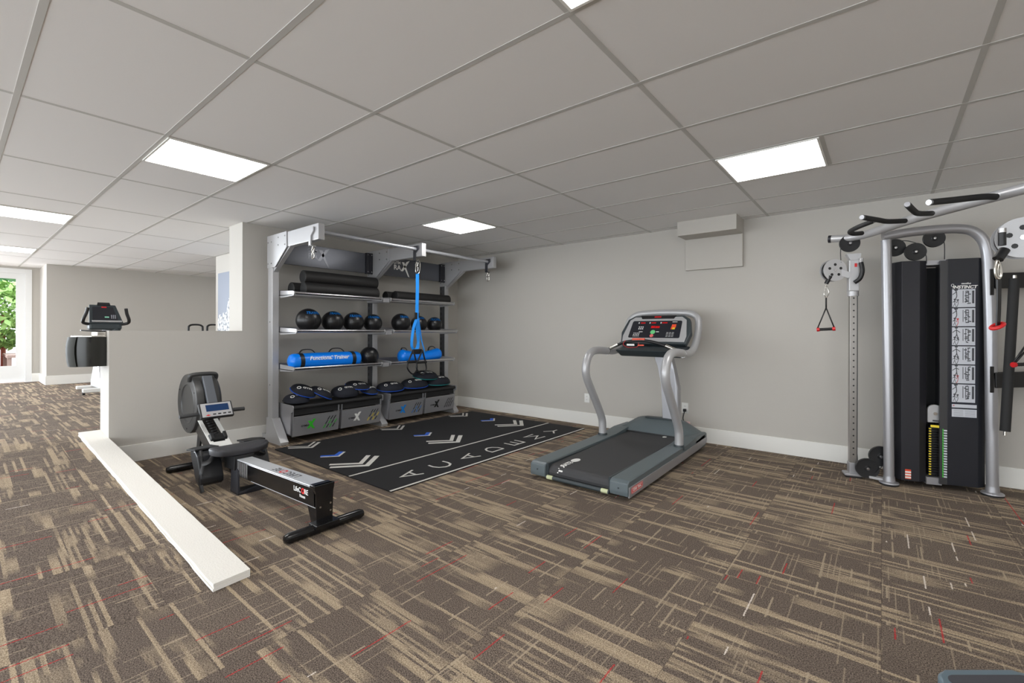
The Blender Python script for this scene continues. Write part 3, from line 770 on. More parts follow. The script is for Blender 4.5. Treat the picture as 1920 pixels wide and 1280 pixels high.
# ---- suspension trainer
T = thing('suspension_trainer', 'bright blue strap trainer with black handles hanging from the middle arm', 'suspension trainer', (-4.25, 3.46, 1.9))
sx = -4.25
def S(u, v): return onX(u, v, sx)
p0 = S(783, 492)
cb = MB(chrome); cb.tube(spline([S(784, 487), S(787.5, 495), S(786, 510), S(782, 513), S(779.5, 508), S(780.5, 492)], 6, True), 0.006, 8, True); cb.build('carabiner', T)
ms = MB(bluestr)
def ribbon(b, pts, w, th=0.003):
    P = spline(pts, 6); n = len(P)
    for sgn in (0,):
        vs = []; fs = []
        for i, p in enumerate(P):
            tdir = (P[min(i+1, n-1)]-P[max(i-1, 0)]).normalized()
            side = tdir.cross(V((0.777, -0.629, 0))).normalized(); nn = side.cross(tdir).normalized()
            for a, c_ in ((-1, -1), (1, -1), (1, 1), (-1, 1)): vs.append(p + side*a*w/2 + nn*c_*th/2)
        for i in range(n-1):
            for k in range(4): fs.append((4*i+k, 4*i+(k+1) % 4, 4*i+4+(k+1) % 4, 4*i+4+k))
        fs += [(3, 2, 1, 0), (4*n-4, 4*n-3, 4*n-2, 4*n-1)]
        b.geo(vs, fs)
    return b
ribbon(ms, [S(782.5, 512), S(782.5, 540), S(782, 570), S(781.5, 600)], 0.038, 0.005); ms.build('main_strap', T)
MB(black).box(S(777.5, 598)-V((.006, 0, 0)), S(786, 586)+V((.006, .0, 0)), 0.002).build('strap_lock', T)
for pts, w in (([S(780, 600), S(776, 612), S(773, 630), S(772, 648), S(776, 656)], 0.032), ([S(780, 600), S(782, 620), S(784, 640), S(784, 650), S(779, 657), S(776.5, 655)], 0.030),
               ([S(784, 596), S(784, 615), S(785, 632), S(783, 648), S(779, 657)], 0.03), ([S(785, 598), S(788, 620), S(791, 640), S(795, 655), S(797, 663)], 0.014)):
    b = MB(bluestr); ribbon(b, pts, w); b.build('loop_strap', T)
for i, (u, lean) in enumerate(((776, -1), (787, 1))):
    g_ = MB(black); dx = V((0.03*lean, 0, 0))
    g_.tube(spline([S(u+2, 656)+dx, S(u-3, 668)+dx, S(u-8, 680)+dx], 6), 0.009, 8); g_.tube(spline([S(u+2, 656)+dx, S(u+5, 668)+dx, S(u+8, 680)+dx], 6), 0.009, 8)
    g_.build('handle_web', T)
    h_ = MB(black); h_.cyl(S(u-9, 679)+dx, S(u+9, 678)+dx, 0.016, seg=14); h_.build('grip', T)
    l_ = MB(black); l_.tube(spline([S(u-8, 680)+dx, S(u-9, 690)+dx, S(u-3, 699)+dx, S(u+3, 701)+dx, S(u+9, 692)+dx, S(u+8, 680)+dx], 6), 0.0085, 8); l_.build('foot_loop', T)
b = MB(black); b.box(S(774, 664)-V((.012, 0, 0)), S(790, 654)+V((.012, 0, 0)), 0.004); b.build('buckle', T)

# ================================================================ ROWING MACHINE
W = thing('rowing_machine', 'black and silver rowing machine with round flywheel housing beside the low wall', 'rowing machine', (-3.7, 1.44, 0))
yc = 1.438
rl = MB(gloss)
XA, XB = -2.63, -4.22; za, zb_ = 0.262, 0.205
def railz(x): return za + (zb_-za)*((x-XA)/(XB-XA))
rl.prism([(XA, yc-0.052, za), (XA, yc-0.052, za-0.115), (XB, yc-0.052, zb_-0.115), (XB, yc-0.052, zb_)], (0, 0.104, 0), 0.003)
rl.use(silver_l)
for q in range(9):
    x = -3.62-q*0.022; rl.prism([(x, yc-0.0535, railz(x)-0.003), (x-0.006, yc-0.0535, railz(x)-0.003), (x-0.006, yc-0.0535, railz(x)-0.085), (x, yc-0.0535, railz(x)-0.112)], (0, 0.001, 0))
rl.prism([(XA, yc-0.0535, za-0.112), (XA, yc-0.0535, za-0.116), (-3.55, yc-0.0535, railz(-3.55)-0.116), (-3.55, yc-0.0535, railz(-3.55)-0.112)], (0, 0.001, 0))
rail = rl.build('rail', W)
tp = MB(mat('brushed_aluminium', (205, 208, 212), 0.35, 0.35)); tp.prism([(XA-0.03, yc-0.054, za+0.001), (XA-0.03, yc-0.054, za+0.010), (XB, yc-0.054, zb_+0.010), (XB, yc-0.054, zb_+0.001)], (0, 0.108, 0), 0.002); tp = tp.build('rail_top', W)
sl = (zb_-za)/(XB-XA)
Mt = frame((-3.07, yc, railz(-3.07)+0.0105), (1, 0, sl), (0, 1, 0))
lt = MB(black); 
Mt = frame((-3.12, yc, railz(-3.12)+0.0105), (-1, 0, -sl), (0, -1, 0))
lt.text('LIFEC', 0.075, Mt @ Matrix.Translation((-0.095, 0, 0)), 0.001, 0.001); lt.text('RE', 0.075, Mt @ Matrix.Translation((0.112, 0, 0)), 0.001, 0.001); lt.use(red)
lt.text('O', 0.075, Mt @ Matrix.Translation((0.030, 0, 0)), 0.001, 0.003); lt.build('top_lettering', W)
Ms = frame((-2.80, yc-0.0535, 0.214), (1, 0, sl), (0, 0, 1))
ls = MB(white_p); ls.text('LifeC', 0.044, Ms @ Matrix.Translation((-0.055, 0, 0)), 0.001, 0.0004); ls.text('RE', 0.044, Ms @ Matrix.Translation((0.058, 0, 0)), 0.001, 0.0004); ls.text('Fitness', 0.026, Ms @ Matrix.Translation((0.01, -0.033, 0)), 0.001, 0.0003); ls.use(red); ls.text('O', 0.046, Ms @ Matrix.Translation((0.018, 0, 0)), 0.001, 0.0025); ls.build('side_lettering', W)
# rear post and foot tubes
rp = MB(gloss)
rp.prism([(XA+0.012, yc-0.066, za+0.018), (XA+0.012, yc+0.066, za+0.018), (XA+0.012, yc+0.06, za-0.01), (XA+0.012, yc+0.052, za-0.03), (XA+0.012, yc+0.052, 0.03), (XA+0.012, yc-0.052, 0.03), (XA+0.012, yc-0.052, za-0.03), (XA+0.012, yc-0.06, za-0.01)], (-0.03, 0, 0), 0.003)
rp.box((XA-0.06, yc-0.06, za-0.005), (XA+0.008, yc+0.06, za+0.018), 0.006)
rp.prism([(XA-0.02, yc-0.045, 0.16), (XA-0.12, yc-0.045, 0.155), (XA-0.06, yc-0.045, 0.03), (XA-0.02, yc-0.045, 0.03)], (0, 0.09, 0))
rp.use(steel)
for (yy, zz) in ((-0.03, 0.15), (0.035, 0.16), (0.035, 0.115)): rp.cyl((XA+0.012, yc+yy, zz), (XA+0.017, yc+yy, zz), 0.006, seg=10)
rp.build('rear_post', W)
ft = MB(rubber)
def footbar(x, y0, y1, r=0.03):
    b = MB(gloss); b.rev([(0, y0), (r*0.7, y0+0.006), (r, y0+0.03), (r, y1-0.03), (r*0.7, y1-0.006), (0, y1)], (x, 0, r), (0, 1, 0), 24)
    return b
footbar(-2.615, 1.19, 1.70).box((-2.66, 1.36, 0.035), (-2.57, 1.51, 0.062), 0.004).build('rear_foot', W)
footbar(-4.68, 1.155, 1.70).build('front_foot', W)
# mid support: U bracket
ms = MB(charcoal)
for yy in (yc-0.10, yc+0.085):
    ms.prism([(-3.66, yy, 0.0), (-3.80, yy, 0.0), (-3.90, yy+(0.04 if yy < yc else -0.03), railz(-3.9)-0.06), (-3.78, yy+(0.04 if yy < yc else -0.03), railz(-3.8)-0.06)], (0, 0.014, 0), 0.001)
ms.box((-3.80, yc-0.10, 0.0), (-3.66, yc+0.099, 0.014), 0.001)
ms.prism([(-3.66, yc-0.10, 0.0), (-3.66, yc+0.099, 0.0), (-3.665, yc+0.09, 0.045), (-3.67, yc+0.03, 0.04), (-3.67, yc-0.085, 0.018)], (-0.01, 0, 0))
ms.build('middle_support', W)
# seat
se = MB(mat('seat_pad', (52, 52, 56), 0.5, bump=0.2, bscale=250)); 
pts = []
for k in range(28):
    a = 2*PI*k/28; cx, cy = math.cos(a), math.sin(a)
    yy = 0.205*math.copysign(abs(cy)**0.75, cy); xx = 0.125*math.copysign(abs(cx)**0.8, cx)*(1-0.22*math.cos(PI*yy/0.205*0.5)*(1 if cx > 0 else 0))
    pts.append((-3.90+xx, yc+yy))
vs = []; zt = 0.298
for k, (dz, sc) in enumerate(((-0.045, 0.86), (-0.038, 0.97), (-0.012, 1.0), (0.0, 0.97), (0.004, 0.85))):
    for p in pts:
        e = abs((p[1]-yc)/0.205)
        vs.append((-3.90+(p[0]+3.90)*sc, yc+(p[1]-yc)*sc, zt+dz+0.022*e*e*(1 if k > 1 else 0.6)-0.0))
n = 28; fs = [tuple(range(n))[::-1]] + [tuple(range(4*n, 5*n))]
for r_ in range(4):
    for k in range(n): fs.append((r_*n+k, r_*n+(k+1) % n, (r_+1)*n+(k+1) % n, (r_+1)*n+k))
se.geo(vs, fs, True); se.build('seat', W, sharp=60)
cr = MB(black); cr.prism([(-3.80, yc-0.07, 0.256), (-4.0, yc-0.07, 0.256), (-4.0, yc-0.075, 0.14), (-3.80, yc-0.075, 0.15)], (0, 0.14, 0), 0.004); cr.build('seat_carriage', W)
# inclined section
A = V((-4.20, 0, 0.215)); B = V((-4.66, 0, 0.455)); dv = (B-A).normalized(); nv = V((-dv.z, 0, dv.x))
if nv.z < 0: nv = -nv
ic = MB(mat('dark_mirror_plastic', (60, 58, 56), 0.2, 0.4)); 
ic.prism([A+V((0, yc-0.07, 0)), B+V((0, yc-0.07, 0)), B-nv*0.12+V((0, yc-0.07, 0)), A-nv*0.12+V((0, yc-0.07, 0))], (0, 0.14, 0), 0.003)
ic.build('inclined_frame', W)
it = MB(white_m)
for y_a, y_b in ((-0.075, -0.045), (0.045, 0.075)): it.prism([A+V((0, yc+y_a, 0)), B+V((0, yc+y_a, 0)), B+nv*0.006+V((0, yc+y_a, 0)), A+nv*0.006+V((0, yc+y_a, 0))], (0, y_b-y_a, 0))
P1 = A.lerp(B, 0.25); it.prism([A+V((0, yc-0.045, 0)), P1+V((0, yc-0.045, 0)), P1+nv*0.006+V((0, yc-0.045, 0)), A+nv*0.006+V((0, yc-0.045, 0))], (0, 0.09, 0))
it.build('inclined_cover', W)
ch = MB(black)
for k in range(8):
    q = A.lerp(B, 0.4+k*0.07); ch.cyl(q+V((0, yc-0.022, 0))+nv*0.004, q+V((0, yc+0.022, 0))+nv*0.004, 0.009, seg=10)
ch.build('drive_chain', W)
hr = MB(black); q = A.lerp(B, 0.28)
hr.prism([q+V((0, yc-0.062, 0)), q+dv*0.075+V((0, yc-0.062, 0)), q+dv*0.075+nv*0.02+V((0, yc-0.062, 0)), q+nv*0.03+V((0, yc-0.062, 0))], (0, 0.124, 0), 0.003)
for yy in (-0.06, 0.035): hr.prism([q+nv*0.01+V((0, yc+yy, 0)), q+dv*0.06+nv*0.02+V((0, yc+yy, 0)), q+dv*0.06+nv*0.05+V((0, yc+yy, 0)), q+nv*0.035+V((0, yc+yy, 0))], (0, 0.025, 0), 0.003)
hr.build('handle_rest', W)
lg = MB(black); 
for yy in (-0.06, 0.045): lg.prism([(-4.63, yc+yy, 0.40), (-4.55, yc+yy, 0.34), (-4.67, yc+yy, 0.045), (-4.71, yc+yy, 0.045)], (0, 0.015, 0))
lg.build('front_leg', W)
# flywheel
fy0, fy1, fc, fr_ = 1.345, 1.545, V((-4.83, 0, 0.553)), 0.265
fm = mat('graphite_plastic', (66, 66, 66), 0.38, 0.2)
fl = MB(fm)
fl.rev([(0, fy0+0.012), (0.165, fy0+0.012), (0.172, fy0+0.004), (0.18, fy0+0.008), (fr_-0.02, fy0), (fr_-0.005, fy0+0.006), (fr_, fy0+0.022), (fr_, fy0+0.06), (fr_-0.012, fy0+0.065), (fr_-0.012, fy1-0.065), (fr_, fy1-0.06), (fr_, fy1-0.022), (fr_-0.02, fy1), (0, fy1)], fc, (0, 1, 0), 56)
fl.use(black)
for a in (30, 150, 270): 
    p = fc+V((math.cos(math.radians(a))*0.225, 0, math.sin(math.radians(a))*0.225)); fl.cyl(p+V((0, fy0+0.004, 0)), p+V((0, fy0-0.001, 0)), 0.006, seg=10)
fl.build('flywheel_housing', W)
gv = MB(black)
for k in range(12):
    a = math.radians(-10+k*5.2); r_ = fr_-0.011
    p = fc+V((math.cos(a)*r_, 0, math.sin(a)*r_)); gv.box(p+V((-0.004, fy0+0.07, -0.004)), p+V((0.004, fy1-0.07, 0.004)))
gv.build('intake_grille', W)
hb = MB(fm); p = fc+V((0.10, yc-0.075, 0.285)); hb.tube(spline([(fc.x+0.10, yc-0.10, 0.76), (fc.x+0.12, yc-0.10, 0.805), (fc.x+0.13, yc-0.06, 0.82), (fc.x+0.13, yc+0.06, 0.82), (fc.x+0.12, yc+0.10, 0.805), (fc.x+0.10, yc+0.10, 0.76)], 5), 0.018, 10); hb.build('carry_handle', W)
ma = MB(mat('mast_grey', (98, 102, 108), 0.4, 0.3)); ma.beam((-4.66, yc+0.01, 0.80), (-4.50, yc+0.01, 0.55), 0.075, 0.035, 0.006, (1, 0, 0.6)); ma.build('monitor_mast', W)
# monitor
mc = V((-4.40, yc+0.005, 0.535)); mu = V((-0.55, 0, 0.84)).normalized(); mn = V((0.84, 0, 0.55)).normalized()
def mp(a, c_, d=0.0): return mc + V((0, a, 0)) + mu*c_ + mn*d
def mquad(b, a0, a1, c0, c1, d0, d1, bev=0.0):
    b.prism([mp(a0, c0, d0), mp(a1, c0, d0), mp(a1, c1, d0), mp(a0, c1, d0)], mn*(d1-d0), bev)
mo = MB(black); mquad(mo, -0.125, 0.125, -0.068, 0.072, -0.035, 0.0, 0.006); mo = mo.build('monitor', W)
mf = MB(silver_l); mquad(mf, -0.113, 0.113, -0.060, 0.064, 0.0, 0.003, 0.001); mf.use(red); mf.prism([mp(-0.09, -0.048, .003), mp(-0.07, -0.052, .003), mp(-0.05, -0.046, .003), mp(-0.07, -0.038, .003)], mn*0.001)
mf.use(black)
for k in range(4): mquad(mf, -0.035+k*0.038, -0.012+k*0.038, -0.046, -0.035, 0.003, 0.004)
mf.build('monitor_face', mo)
ms2 = MB(screen); mquad(ms2, -0.078, 0.092, -0.012, 0.048, 0.003, 0.005); ms2.build('display', mo)
hd = MB(mat('grip_grey', (60, 61, 62), 0.6)); hd.tube(spline([(-4.47, 1.195, 0.498), (-4.47, 1.34, 0.502), (-4.46, yc, 0.495), (-4.47, 1.56, 0.505), (-4.47, 1.685, 0.505)], 6), 0.0165, 14); hd.build('pull_handle', W)
# foot rests with straps
for sgn in (-1, 1):
    yy = yc+sgn*0.155
    fp = MB(mat('footplate_black_%s' % ('near' if sgn < 0 else 'far'), (32, 33, 36), 0.35, bump=0.3, bscale=150))
    def F(a, c_, e): return V((-4.09+a, yy+c_*sgn, e))
    pr = [(-0.08, 0.285), (0.02, 0.285), (0.07, 0.255), (0.15, 0.10), (0.15, 0.055), (0.11, 0.03), (0.04, 0.055), (-0.08, 0.24)]
    fp.prism([F(a, -0.06, e) for a, e in pr], (0, 0.155*sgn, 0), 0.008)
    fp = fp.build('footrest', W)
    sp = MB(black); sp.tube(spline([F(0.03, 0.062, 0.29), F(0.075, 0.066, 0.24), F(0.10, 0.066, 0.17), F(0.07, 0.064, 0.10)], 5), 0.012, 8, rx=0.4)
    sp.tube(spline([F(0.0, -0.06, 0.29), F(0.09, -0.02, 0.27), F(0.13, 0.03, 0.22), F(0.10, 0.07, 0.20), F(0.05, 0.075, 0.23)], 6), 0.018, 8, rx=0.25)
    if sgn < 0: sp.tube(spline([F(0.10, 0.06, 0.21), F(0.13, 0.085, 0.14), F(0.13, 0.09, 0.07), F(0.17, 0.09, 0.004)], 6), 0.014, 8, rx=0.3)
    sp.build('foot_strap', fp)
    hc = MB(rubber); hc.prism([F(-0.13, -0.06, 0.275), F(0.03, -0.065, 0.29), F(0.04, 0.10, 0.29), F(-0.09, 0.12, 0.275), F(-0.13, 0.06, 0.275)], (0, 0, 0.012), 0.003); hc.build('heel_cup', fp)
    sd = MB(steel); sd.cyl(F(0.045, 0.07, 0.26), F(0.095, 0.07, 0.13), 0.008, seg=10); sd.build('adjuster', fp)
ax = MB(steel); ax.cyl((-4.09, yc-0.20, 0.20), (-4.09, yc+0.20, 0.20), 0.009, seg=12); ax.build('footrest_axle', W)

# ================================================================ TREADMILL
K = thing('treadmill', 'large grey commercial treadmill with curved silver handrails in front of the long wall', 'treadmill', (-1.83, 3.95, 0))
TX0, TX1, TY0, TY1 = -2.255, -1.395, 3.035, 4.90
def side(x0, x1, name, flip):
    b = MB(tmgrey)
    prof = [(TY0, 0.03), (TY0-0.006, 0.06), (TY0, 0.125), (TY0+0.03, 0.142), (4.30, 0.160), (4.55, 0.185), (4.86, 0.185), (TY1, 0.17), (TY1, 0.10), (4.80, 0.06)]
    b.prism([(x0, a, c_) for a, c_ in prof], (x1-x0, 0, 0), 0.008)
    b.use(tmdark); xe = x1 if flip else x0
    b.cyl(((x0+x1)/2, TY0-0.006, 0.085), ((x0+x1)/2, TY0-0.009, 0.085), 0.006, seg=10)
    return b.build(name, K)
srl = side(TX0, TX0+0.145, 'side_rail', False); srr = side(TX1-0.145, TX1, 'side_rail', True)
for xx, sg in ((TX1, 1), (TX0, -1)):
    b = MB(silver)
    x0 = xx-0.006*sg
    b.prism([(x0, TY0+0.01, 0.022), (x0, TY0+0.01, 0.098), (x0, 4.30, 0.118), (x0, 4.86, 0.135), (x0, 4.895, 0.12), (x0, 4.87, 0.075), (x0, 4.6, 0.055)], (0.012*sg, 0, 0), 0.002)
    bb = b.build('side_skirt', K)
    if sg > 0:
        lb = MB(red); xo = xx+0.0062
        pr = [(3.085, 0.045), (3.265, 0.049), (3.275, 0.058), (3.275, 0.085), (3.265, 0.094), (3.085, 0.090), (3.075, 0.08), (3.075, 0.055)]
        lb.prism([(xo, a, c_) for a, c_ in pr], (0.0015, 0, 0)); lb.use(white_p)
        lb.stroke([(xo+0.0012, a, c_) for a, c_ in [(3.088, 0.05), (3.262, 0.054), (3.267, 0.062), (3.267, 0.084), (3.262, 0.089), (3.088, 0.085), (3.083, 0.078), (3.083, 0.058)]], 0.0025, (1, 0, 0), 0.001, True)
        lb.text('STAR TRAC', 0.029, frame((xo+0.0018, 3.175, 0.0695), (0, 1, 0.02), (0, 0, 1)), 0.001, 0.0008)
        lb.build('name_badge', bb)
bl = MB(belt); bx0, bx1 = TX0+0.165, TX1-0.165
zt0, zt1 = 0.128, 0.152
pr = [(4.62, zt1)] + [(3.115+0.055*math.sin(a)*-1.0+0.0, 0.073+0.055*math.cos(a)) for a in [0, .4, .8, 1.2, 1.6, 2.0, 2.4, 2.8, PI]] + [(4.62, 0.06)]
bl.prism([(bx0, a, c_) for a, c_ in pr], (bx1-bx0, 0, 0), smooth=False)
bl = bl.build('running_belt', K, sharp=40)
# white print on belt near the rear-left corner
tz = lambda y: 0.129+(y-3.115)*(zt1-0.128)/(4.62-3.115)
lb = MB(white_p)
def bp(x, y): return V((x, y, tz(y)+0.0012))
lb.geo([bp(-1.985+0.034*math.cos(a), 3.30+0.055*math.sin(a)) for a in [2*PI*k/24 for k in range(24)]], [tuple(range(24))])
def bwarp(v):
    s_ = 3.235 - v.x; x = -1.985 + v.y*-1
    if s_ > 3.115: return V((x, s_, tz(s_)+0.0012+v.z*0))
    a = (3.115-s_)/0.055
    return V((x, 3.115-0.0565*math.sin(a), 0.073+0.0565*math.cos(a)))
lb.text('STAR TRAC'[:6], 0.062, None, 0.0, 0.003, align='LEFT', warp=bwarp)
lb.build('belt_print', bl)
lb = MB(white_p); lb.geo([bp(-1.69+0.02*math.cos(a), 4.52+0.03*math.sin(a)) for a in [2*PI*k/16 for k in range(16)]], [tuple(range(16))]); lb.build('belt_mark', bl)
er = MB(tmdark); er.box((bx0-0.02, TY0+0.02, 0.045), (bx0-0.002, 4.62, 0.142), 0.002); er.box((bx1+0.002, TY0+0.02, 0.045), (bx1+0.02, 4.62, 0.142), 0.002); er.build('deck_edge', K)
rb = MB(tmdark); rb.cyl((TX0+0.15, TY0+0.01, 0.035), (TX1-0.15, TY0+0.01, 0.035), 0.016, seg=16); rb = rb.build('rear_bar', K)
pyl = mat('pale_yellow_label', (200, 205, 165), 0.5)
for xx in (TX0+0.16, TX1-0.215): MB(pyl).cyl((xx, TY0+0.01, 0.035), (xx+0.055, TY0+0.01, 0.035), 0.0167, seg=16).build('bar_label', rb)
un = MB(black); un.box((TX0+0.03, 3.10, 0.012), (TX1-0.03, 4.75, 0.05)); un.build('underframe', K)
wh = MB(rubber)
for xx in (TX0+0.06, TX1-0.06):
    for yy in (3.22, 4.70): wh.cyl((xx-0.02, yy, 0.025), (xx+0.02, yy, 0.025), 0.025, seg=18)
wh.build('foot_roller', K)
# motor hood
hd = MB(tmgrey)
secs = []
for (y, zc_, zs, ins, insx) in ((4.56, 0.165, 0.165, 0.07, 0.0), (4.66, 0.235, 0.17, 0.10, 0.0), (4.76, 0.285, 0.18, 0.15, 0.0), (4.84, 0.285, 0.185, 0.16, 0.0), (4.90, 0.24, 0.17, 0.12, 0.01), (4.925, 0.14, 0.12, 0.05, 0.02)):
    xs = [TX0+insx, TX0+0.03+insx, TX0+ins+0.03, TX0+ins+0.10, (TX0+TX1)/2, TX1-ins-0.10, TX1-ins-0.03, TX1-0.03-insx, TX1-insx]
    zs_ = [zs-0.02, zs, zc_-0.012, zc_, zc_+0.006, zc_, zc_-0.012, zs, zs-0.02]
    secs.append([V((x, y, z)) for x, z in zip(xs, zs_)] + [V((TX1-insx, y, 0.05)), V((TX0+insx, y, 0.05))])
m = len(secs[0]); vs = [p for s_ in secs for p in s_]; fs = [tuple(range(m)), tuple(range(5*m, 6*m))[::-1]]
for i in range(5):
    for k in range(m): fs.append((i*m+k, (i+1)*m+k, (i+1)*m+(k+1) % m, i*m+(k+1) % m))
hd.geo(vs, fs, True); hd.use(tmdark); hd.box((TX0+0.27, 4.735, 0.279), (TX1-0.27, 4.80, 0.2925), 0.006)
hd.build('motor_hood', K, sharp=28)
bt = MB(black); bt.box((bx0-0.02, 4.545, 0.148), (bx1+0.02, 4.57, 0.163), 0.003); bt.build('hood_lip', K)
# handrails
railL = [(-2.215, 4.21, 0.145), (-2.215, 4.208, 0.24), (-2.215, 4.19, 0.33), (-2.215, 4.09, 0.48), (-2.215, 3.985, 0.62), (-2.215, 3.885, 0.76), (-2.215, 3.865, 0.86), (-2.215, 3.91, 0.96), (-2.215, 4.00, 1.012), (-2.215, 4.13, 1.018), (-2.215, 4.30, 1.005)]
hr = MB(silver_l)
def mir(p): return (-3.665-p[0]-0.0, p[1], p[2])
railR = [(-1.44, p[1], p[2]) for p in railL]
for rr in (railL, railR):
    b = MB(silver_l); b.tube(spline(rr, 5), 0.038, 16); b = b.build('handrail', K)
    c_ = MB(tmdark); p = V(rr[0]); c_.cyl((p.x, p.y, 0.135), (p.x, p.y, 0.175), 0.056, 0.044, 20); c_.build('rail_collar', b)
    c_ = MB(steel); p = V(rr[-1]); c_.cyl((p.x, p.y-0.006, p.z), (p.x, p.y+0.004, p.z), 0.0395, seg=18); c_.build('rail_joint', b)
lp = [(-1.44, 4.30, 1.005), (-1.44, 4.46, 0.998), (-1.44, 4.60, 1.03), (-1.44, 4.71, 1.13), (-1.445, 4.78, 1.24), (-1.46, 4.82, 1.335), (-1.53, 4.84, 1.39), (-1.66, 4.84, 1.405), (-1.83, 4.84, 1.41)]
lpl = [(-2.215 if x > -1.45 else (-2.21 if x > -1.455 else (-3.655-x)), y, z) for x, y, z in lp]
b = MB(silver_l); b.tube(spline(lp+lpl[::-1][1:], 6), 0.034, 16); b.build('console_loop', K)
# column
cl = MB(silver)
a0, a1, c0, c1 = -1.815, -1.655, 4.78, 4.86
cl.prism([(a0, c0, 0.20), (a1+0.01, c0, 0.20), (a1+0.01, c0, 0.62), (a1-0.03, c0-0.01, 0.80), (a1-0.08, c0, 1.02), (a0-0.13, c0, 1.02), (a0-0.05, c0, 0.84), (a0, c0, 0.66)], (0, 0.09, 0), 0.012)
cl.build('support_column', K)
# console (tilted slab)
n_ = V((0, -0.82, 0.57)).normalized(); u_ = V((0, 0.57, 0.82)).normalized(); x_ = V((1, 0, 0)); oc = V((-1.828, 4.60, 1.20))
def cp(a, c_, d=0.0): return oc + x_*a + u_*c_ + n_*d
def cpoly(b, pts, d0, d1, bev=0.0): b.prism([cp(a, c_, d0) for a, c_ in pts], n_*(d1-d0), bev)
cb = MB(tmdark); cpoly(cb, [(-0.34, -0.14), (0.34, -0.14), (0.37, 0.0), (0.33, 0.17), (0.26, 0.215), (-0.26, 0.215), (-0.33, 0.17), (-0.37, 0.0)], -0.06, 0.0, 0.012); cb = cb.build('console', K)
cf = MB(silver_l); cpoly(cf, [(-0.325, -0.12), (0.325, -0.12), (0.335, -0.05), (0.30, 0.15), (0.25, 0.19), (-0.25, 0.19), (-0.30, 0.15), (-0.335, -0.05)], 0.0, 0.008, 0.003); cf.build('face_plate', cb)
kp = MB(navydark); cpoly(kp, [(-0.262, -0.075), (0.262, -0.075), (0.270, -0.065), (0.262, 0.128), (0.250, 0.138), (-0.250, 0.138), (-0.262, 0.128), (-0.270, -0.065)], 0.008, 0.011); kp = kp.build('control_panel', cb)
def dots(nm, m, rects, d0=0.011, d1=0.0125):
    b = MB(m)
    for (a0_, a1_, c0_, c1_) in rects: cpoly(b, [(a0_, c0_), (a1_, c0_), (a1_, c1_), (a0_, c1_)], d0, d1)
    return b
b = dots('', ledred, [(-0.045, -0.005, 0.045, 0.072), (0.0, 0.045, 0.045, 0.07), (-0.17, -0.12, 0.105, 0.118), (-0.055, -0.005, 0.105, 0.118), (0.06, 0.115, 0.105, 0.118)]); b.build('led_digits', kp)
b = dots('', white_p, [(-0.195, -0.185, 0.103, 0.12), (-0.075, -0.065, 0.103, 0.12), (0.043, 0.053, 0.103, 0.12), (0.165, 0.215, 0.118, 0.124), (-0.165, -0.125, -0.005, 0.001), (0.02, 0.05, -0.005, 0.001)])
for k in range(12): cpoly(b, [(-0.22+(k % 4)*0.018, -0.06+(k//4)*0.018), (-0.21+(k % 4)*0.018, -0.06+(k//4)*0.018), (-0.21+(k % 4)*0.018, -0.052+(k//4)*0.018), (-0.22+(k % 4)*0.018, -0.052+(k//4)*0.018)], 0.011, 0.0125)
for k in range(12): cpoly(b, [(0.13+(k % 3)*0.028, -0.06+(k//3)*0.016), (0.15+(k % 3)*0.028, -0.06+(k//3)*0.016), (0.15+(k % 3)*0.028, -0.057+(k//3)*0.016), (0.13+(k % 3)*0.028, -0.057+(k//3)*0.016)], 0.011, 0.0125)
for k in range(6): cpoly(b, [(-0.18+(k % 3)*0.02, 0.03+(k//3)*0.022), (-0.168+(k % 3)*0.02, 0.03+(k//3)*0.022), (-0.168+(k % 3)*0.02, 0.042+(k//3)*0.022), (-0.18+(k % 3)*0.02, 0.042+(k//3)*0.022)], 0.011, 0.0125)
b.build('printed_symbols', kp)
b = MB(mat('start_green', (110, 200, 130), 0.5)); b.rev([(0.026, 0), (0.024, 0.003), (0, 0.003)], cp(-0.015, -0.005, 0.011), n_, 20); b.build('start_button', kp)
b = MB(mat('stop_red', (225, 110, 110), 0.5)); b.rev([(0.020, 0), (0.018, 0.003), (0, 0.003)], cp(-0.018, -0.05, 0.011), n_, 20); b.build('stop_button', kp)
b = dots('', yellow, [(0.165, 0.205, 0.03, 0.05)]); b.use(redorange)
for (a0_, a1_, c0_, c1_) in ((0.168, 0.212, 0.05, 0.09), (0.165, 0.18, 0.03, 0.06)): cpoly(b, [(a0_, c0_), (a1_, c0_), (a1_, c1_), (a0_, c1_)], 0.0125, 0.013)
b.build('heart_rate_chart', kp)
b = MB(black); cpoly(b, [(-0.17, 0.165), (0.17, 0.165), (0.19, 0.205), (-0.19, 0.205)], 0.0, 0.014, 0.003); b.use(red); cpoly(b, [(-0.035, 0.178), (0.035, 0.178), (0.035, 0.193), (-0.035, 0.193)], 0.014, 0.016); b.build('fan_vent', cb)
tr = MB(tmdark); tr.prism([(-2.13, 4.30, 1.02), (-2.14, 4.52, 1.055), (-2.10, 4.66, 1.06), (-2.10, 4.66, 0.965), (-2.10, 4.38, 0.955)], (0.62, 0, 0), 0.014); tr.build('lower_tray', K)
gb = MB(black)
gb.tube(spline([(-2.19, 4.31, 1.03), (-2.12, 4.31, 1.06), (-2.02, 4.30, 1.10), (-1.90, 4.29, 1.115), (-1.78, 4.29, 1.115), (-1.66, 4.30, 1.09), (-1.56, 4.31, 1.05), (-1.47, 4.31, 1.02)], 5), 0.015, 12); gb = gb.build('grip_bar', K)
for p, q in (((-2.18, 4.31, 1.034), (-2.09, 4.306, 1.075)), ((-1.60, 4.305, 1.072), (-1.50, 4.31, 1.032))):
    b = MB(chrome); b.cyl(p, q, 0.0175, seg=14); b.build('pulse_sensor', gb)
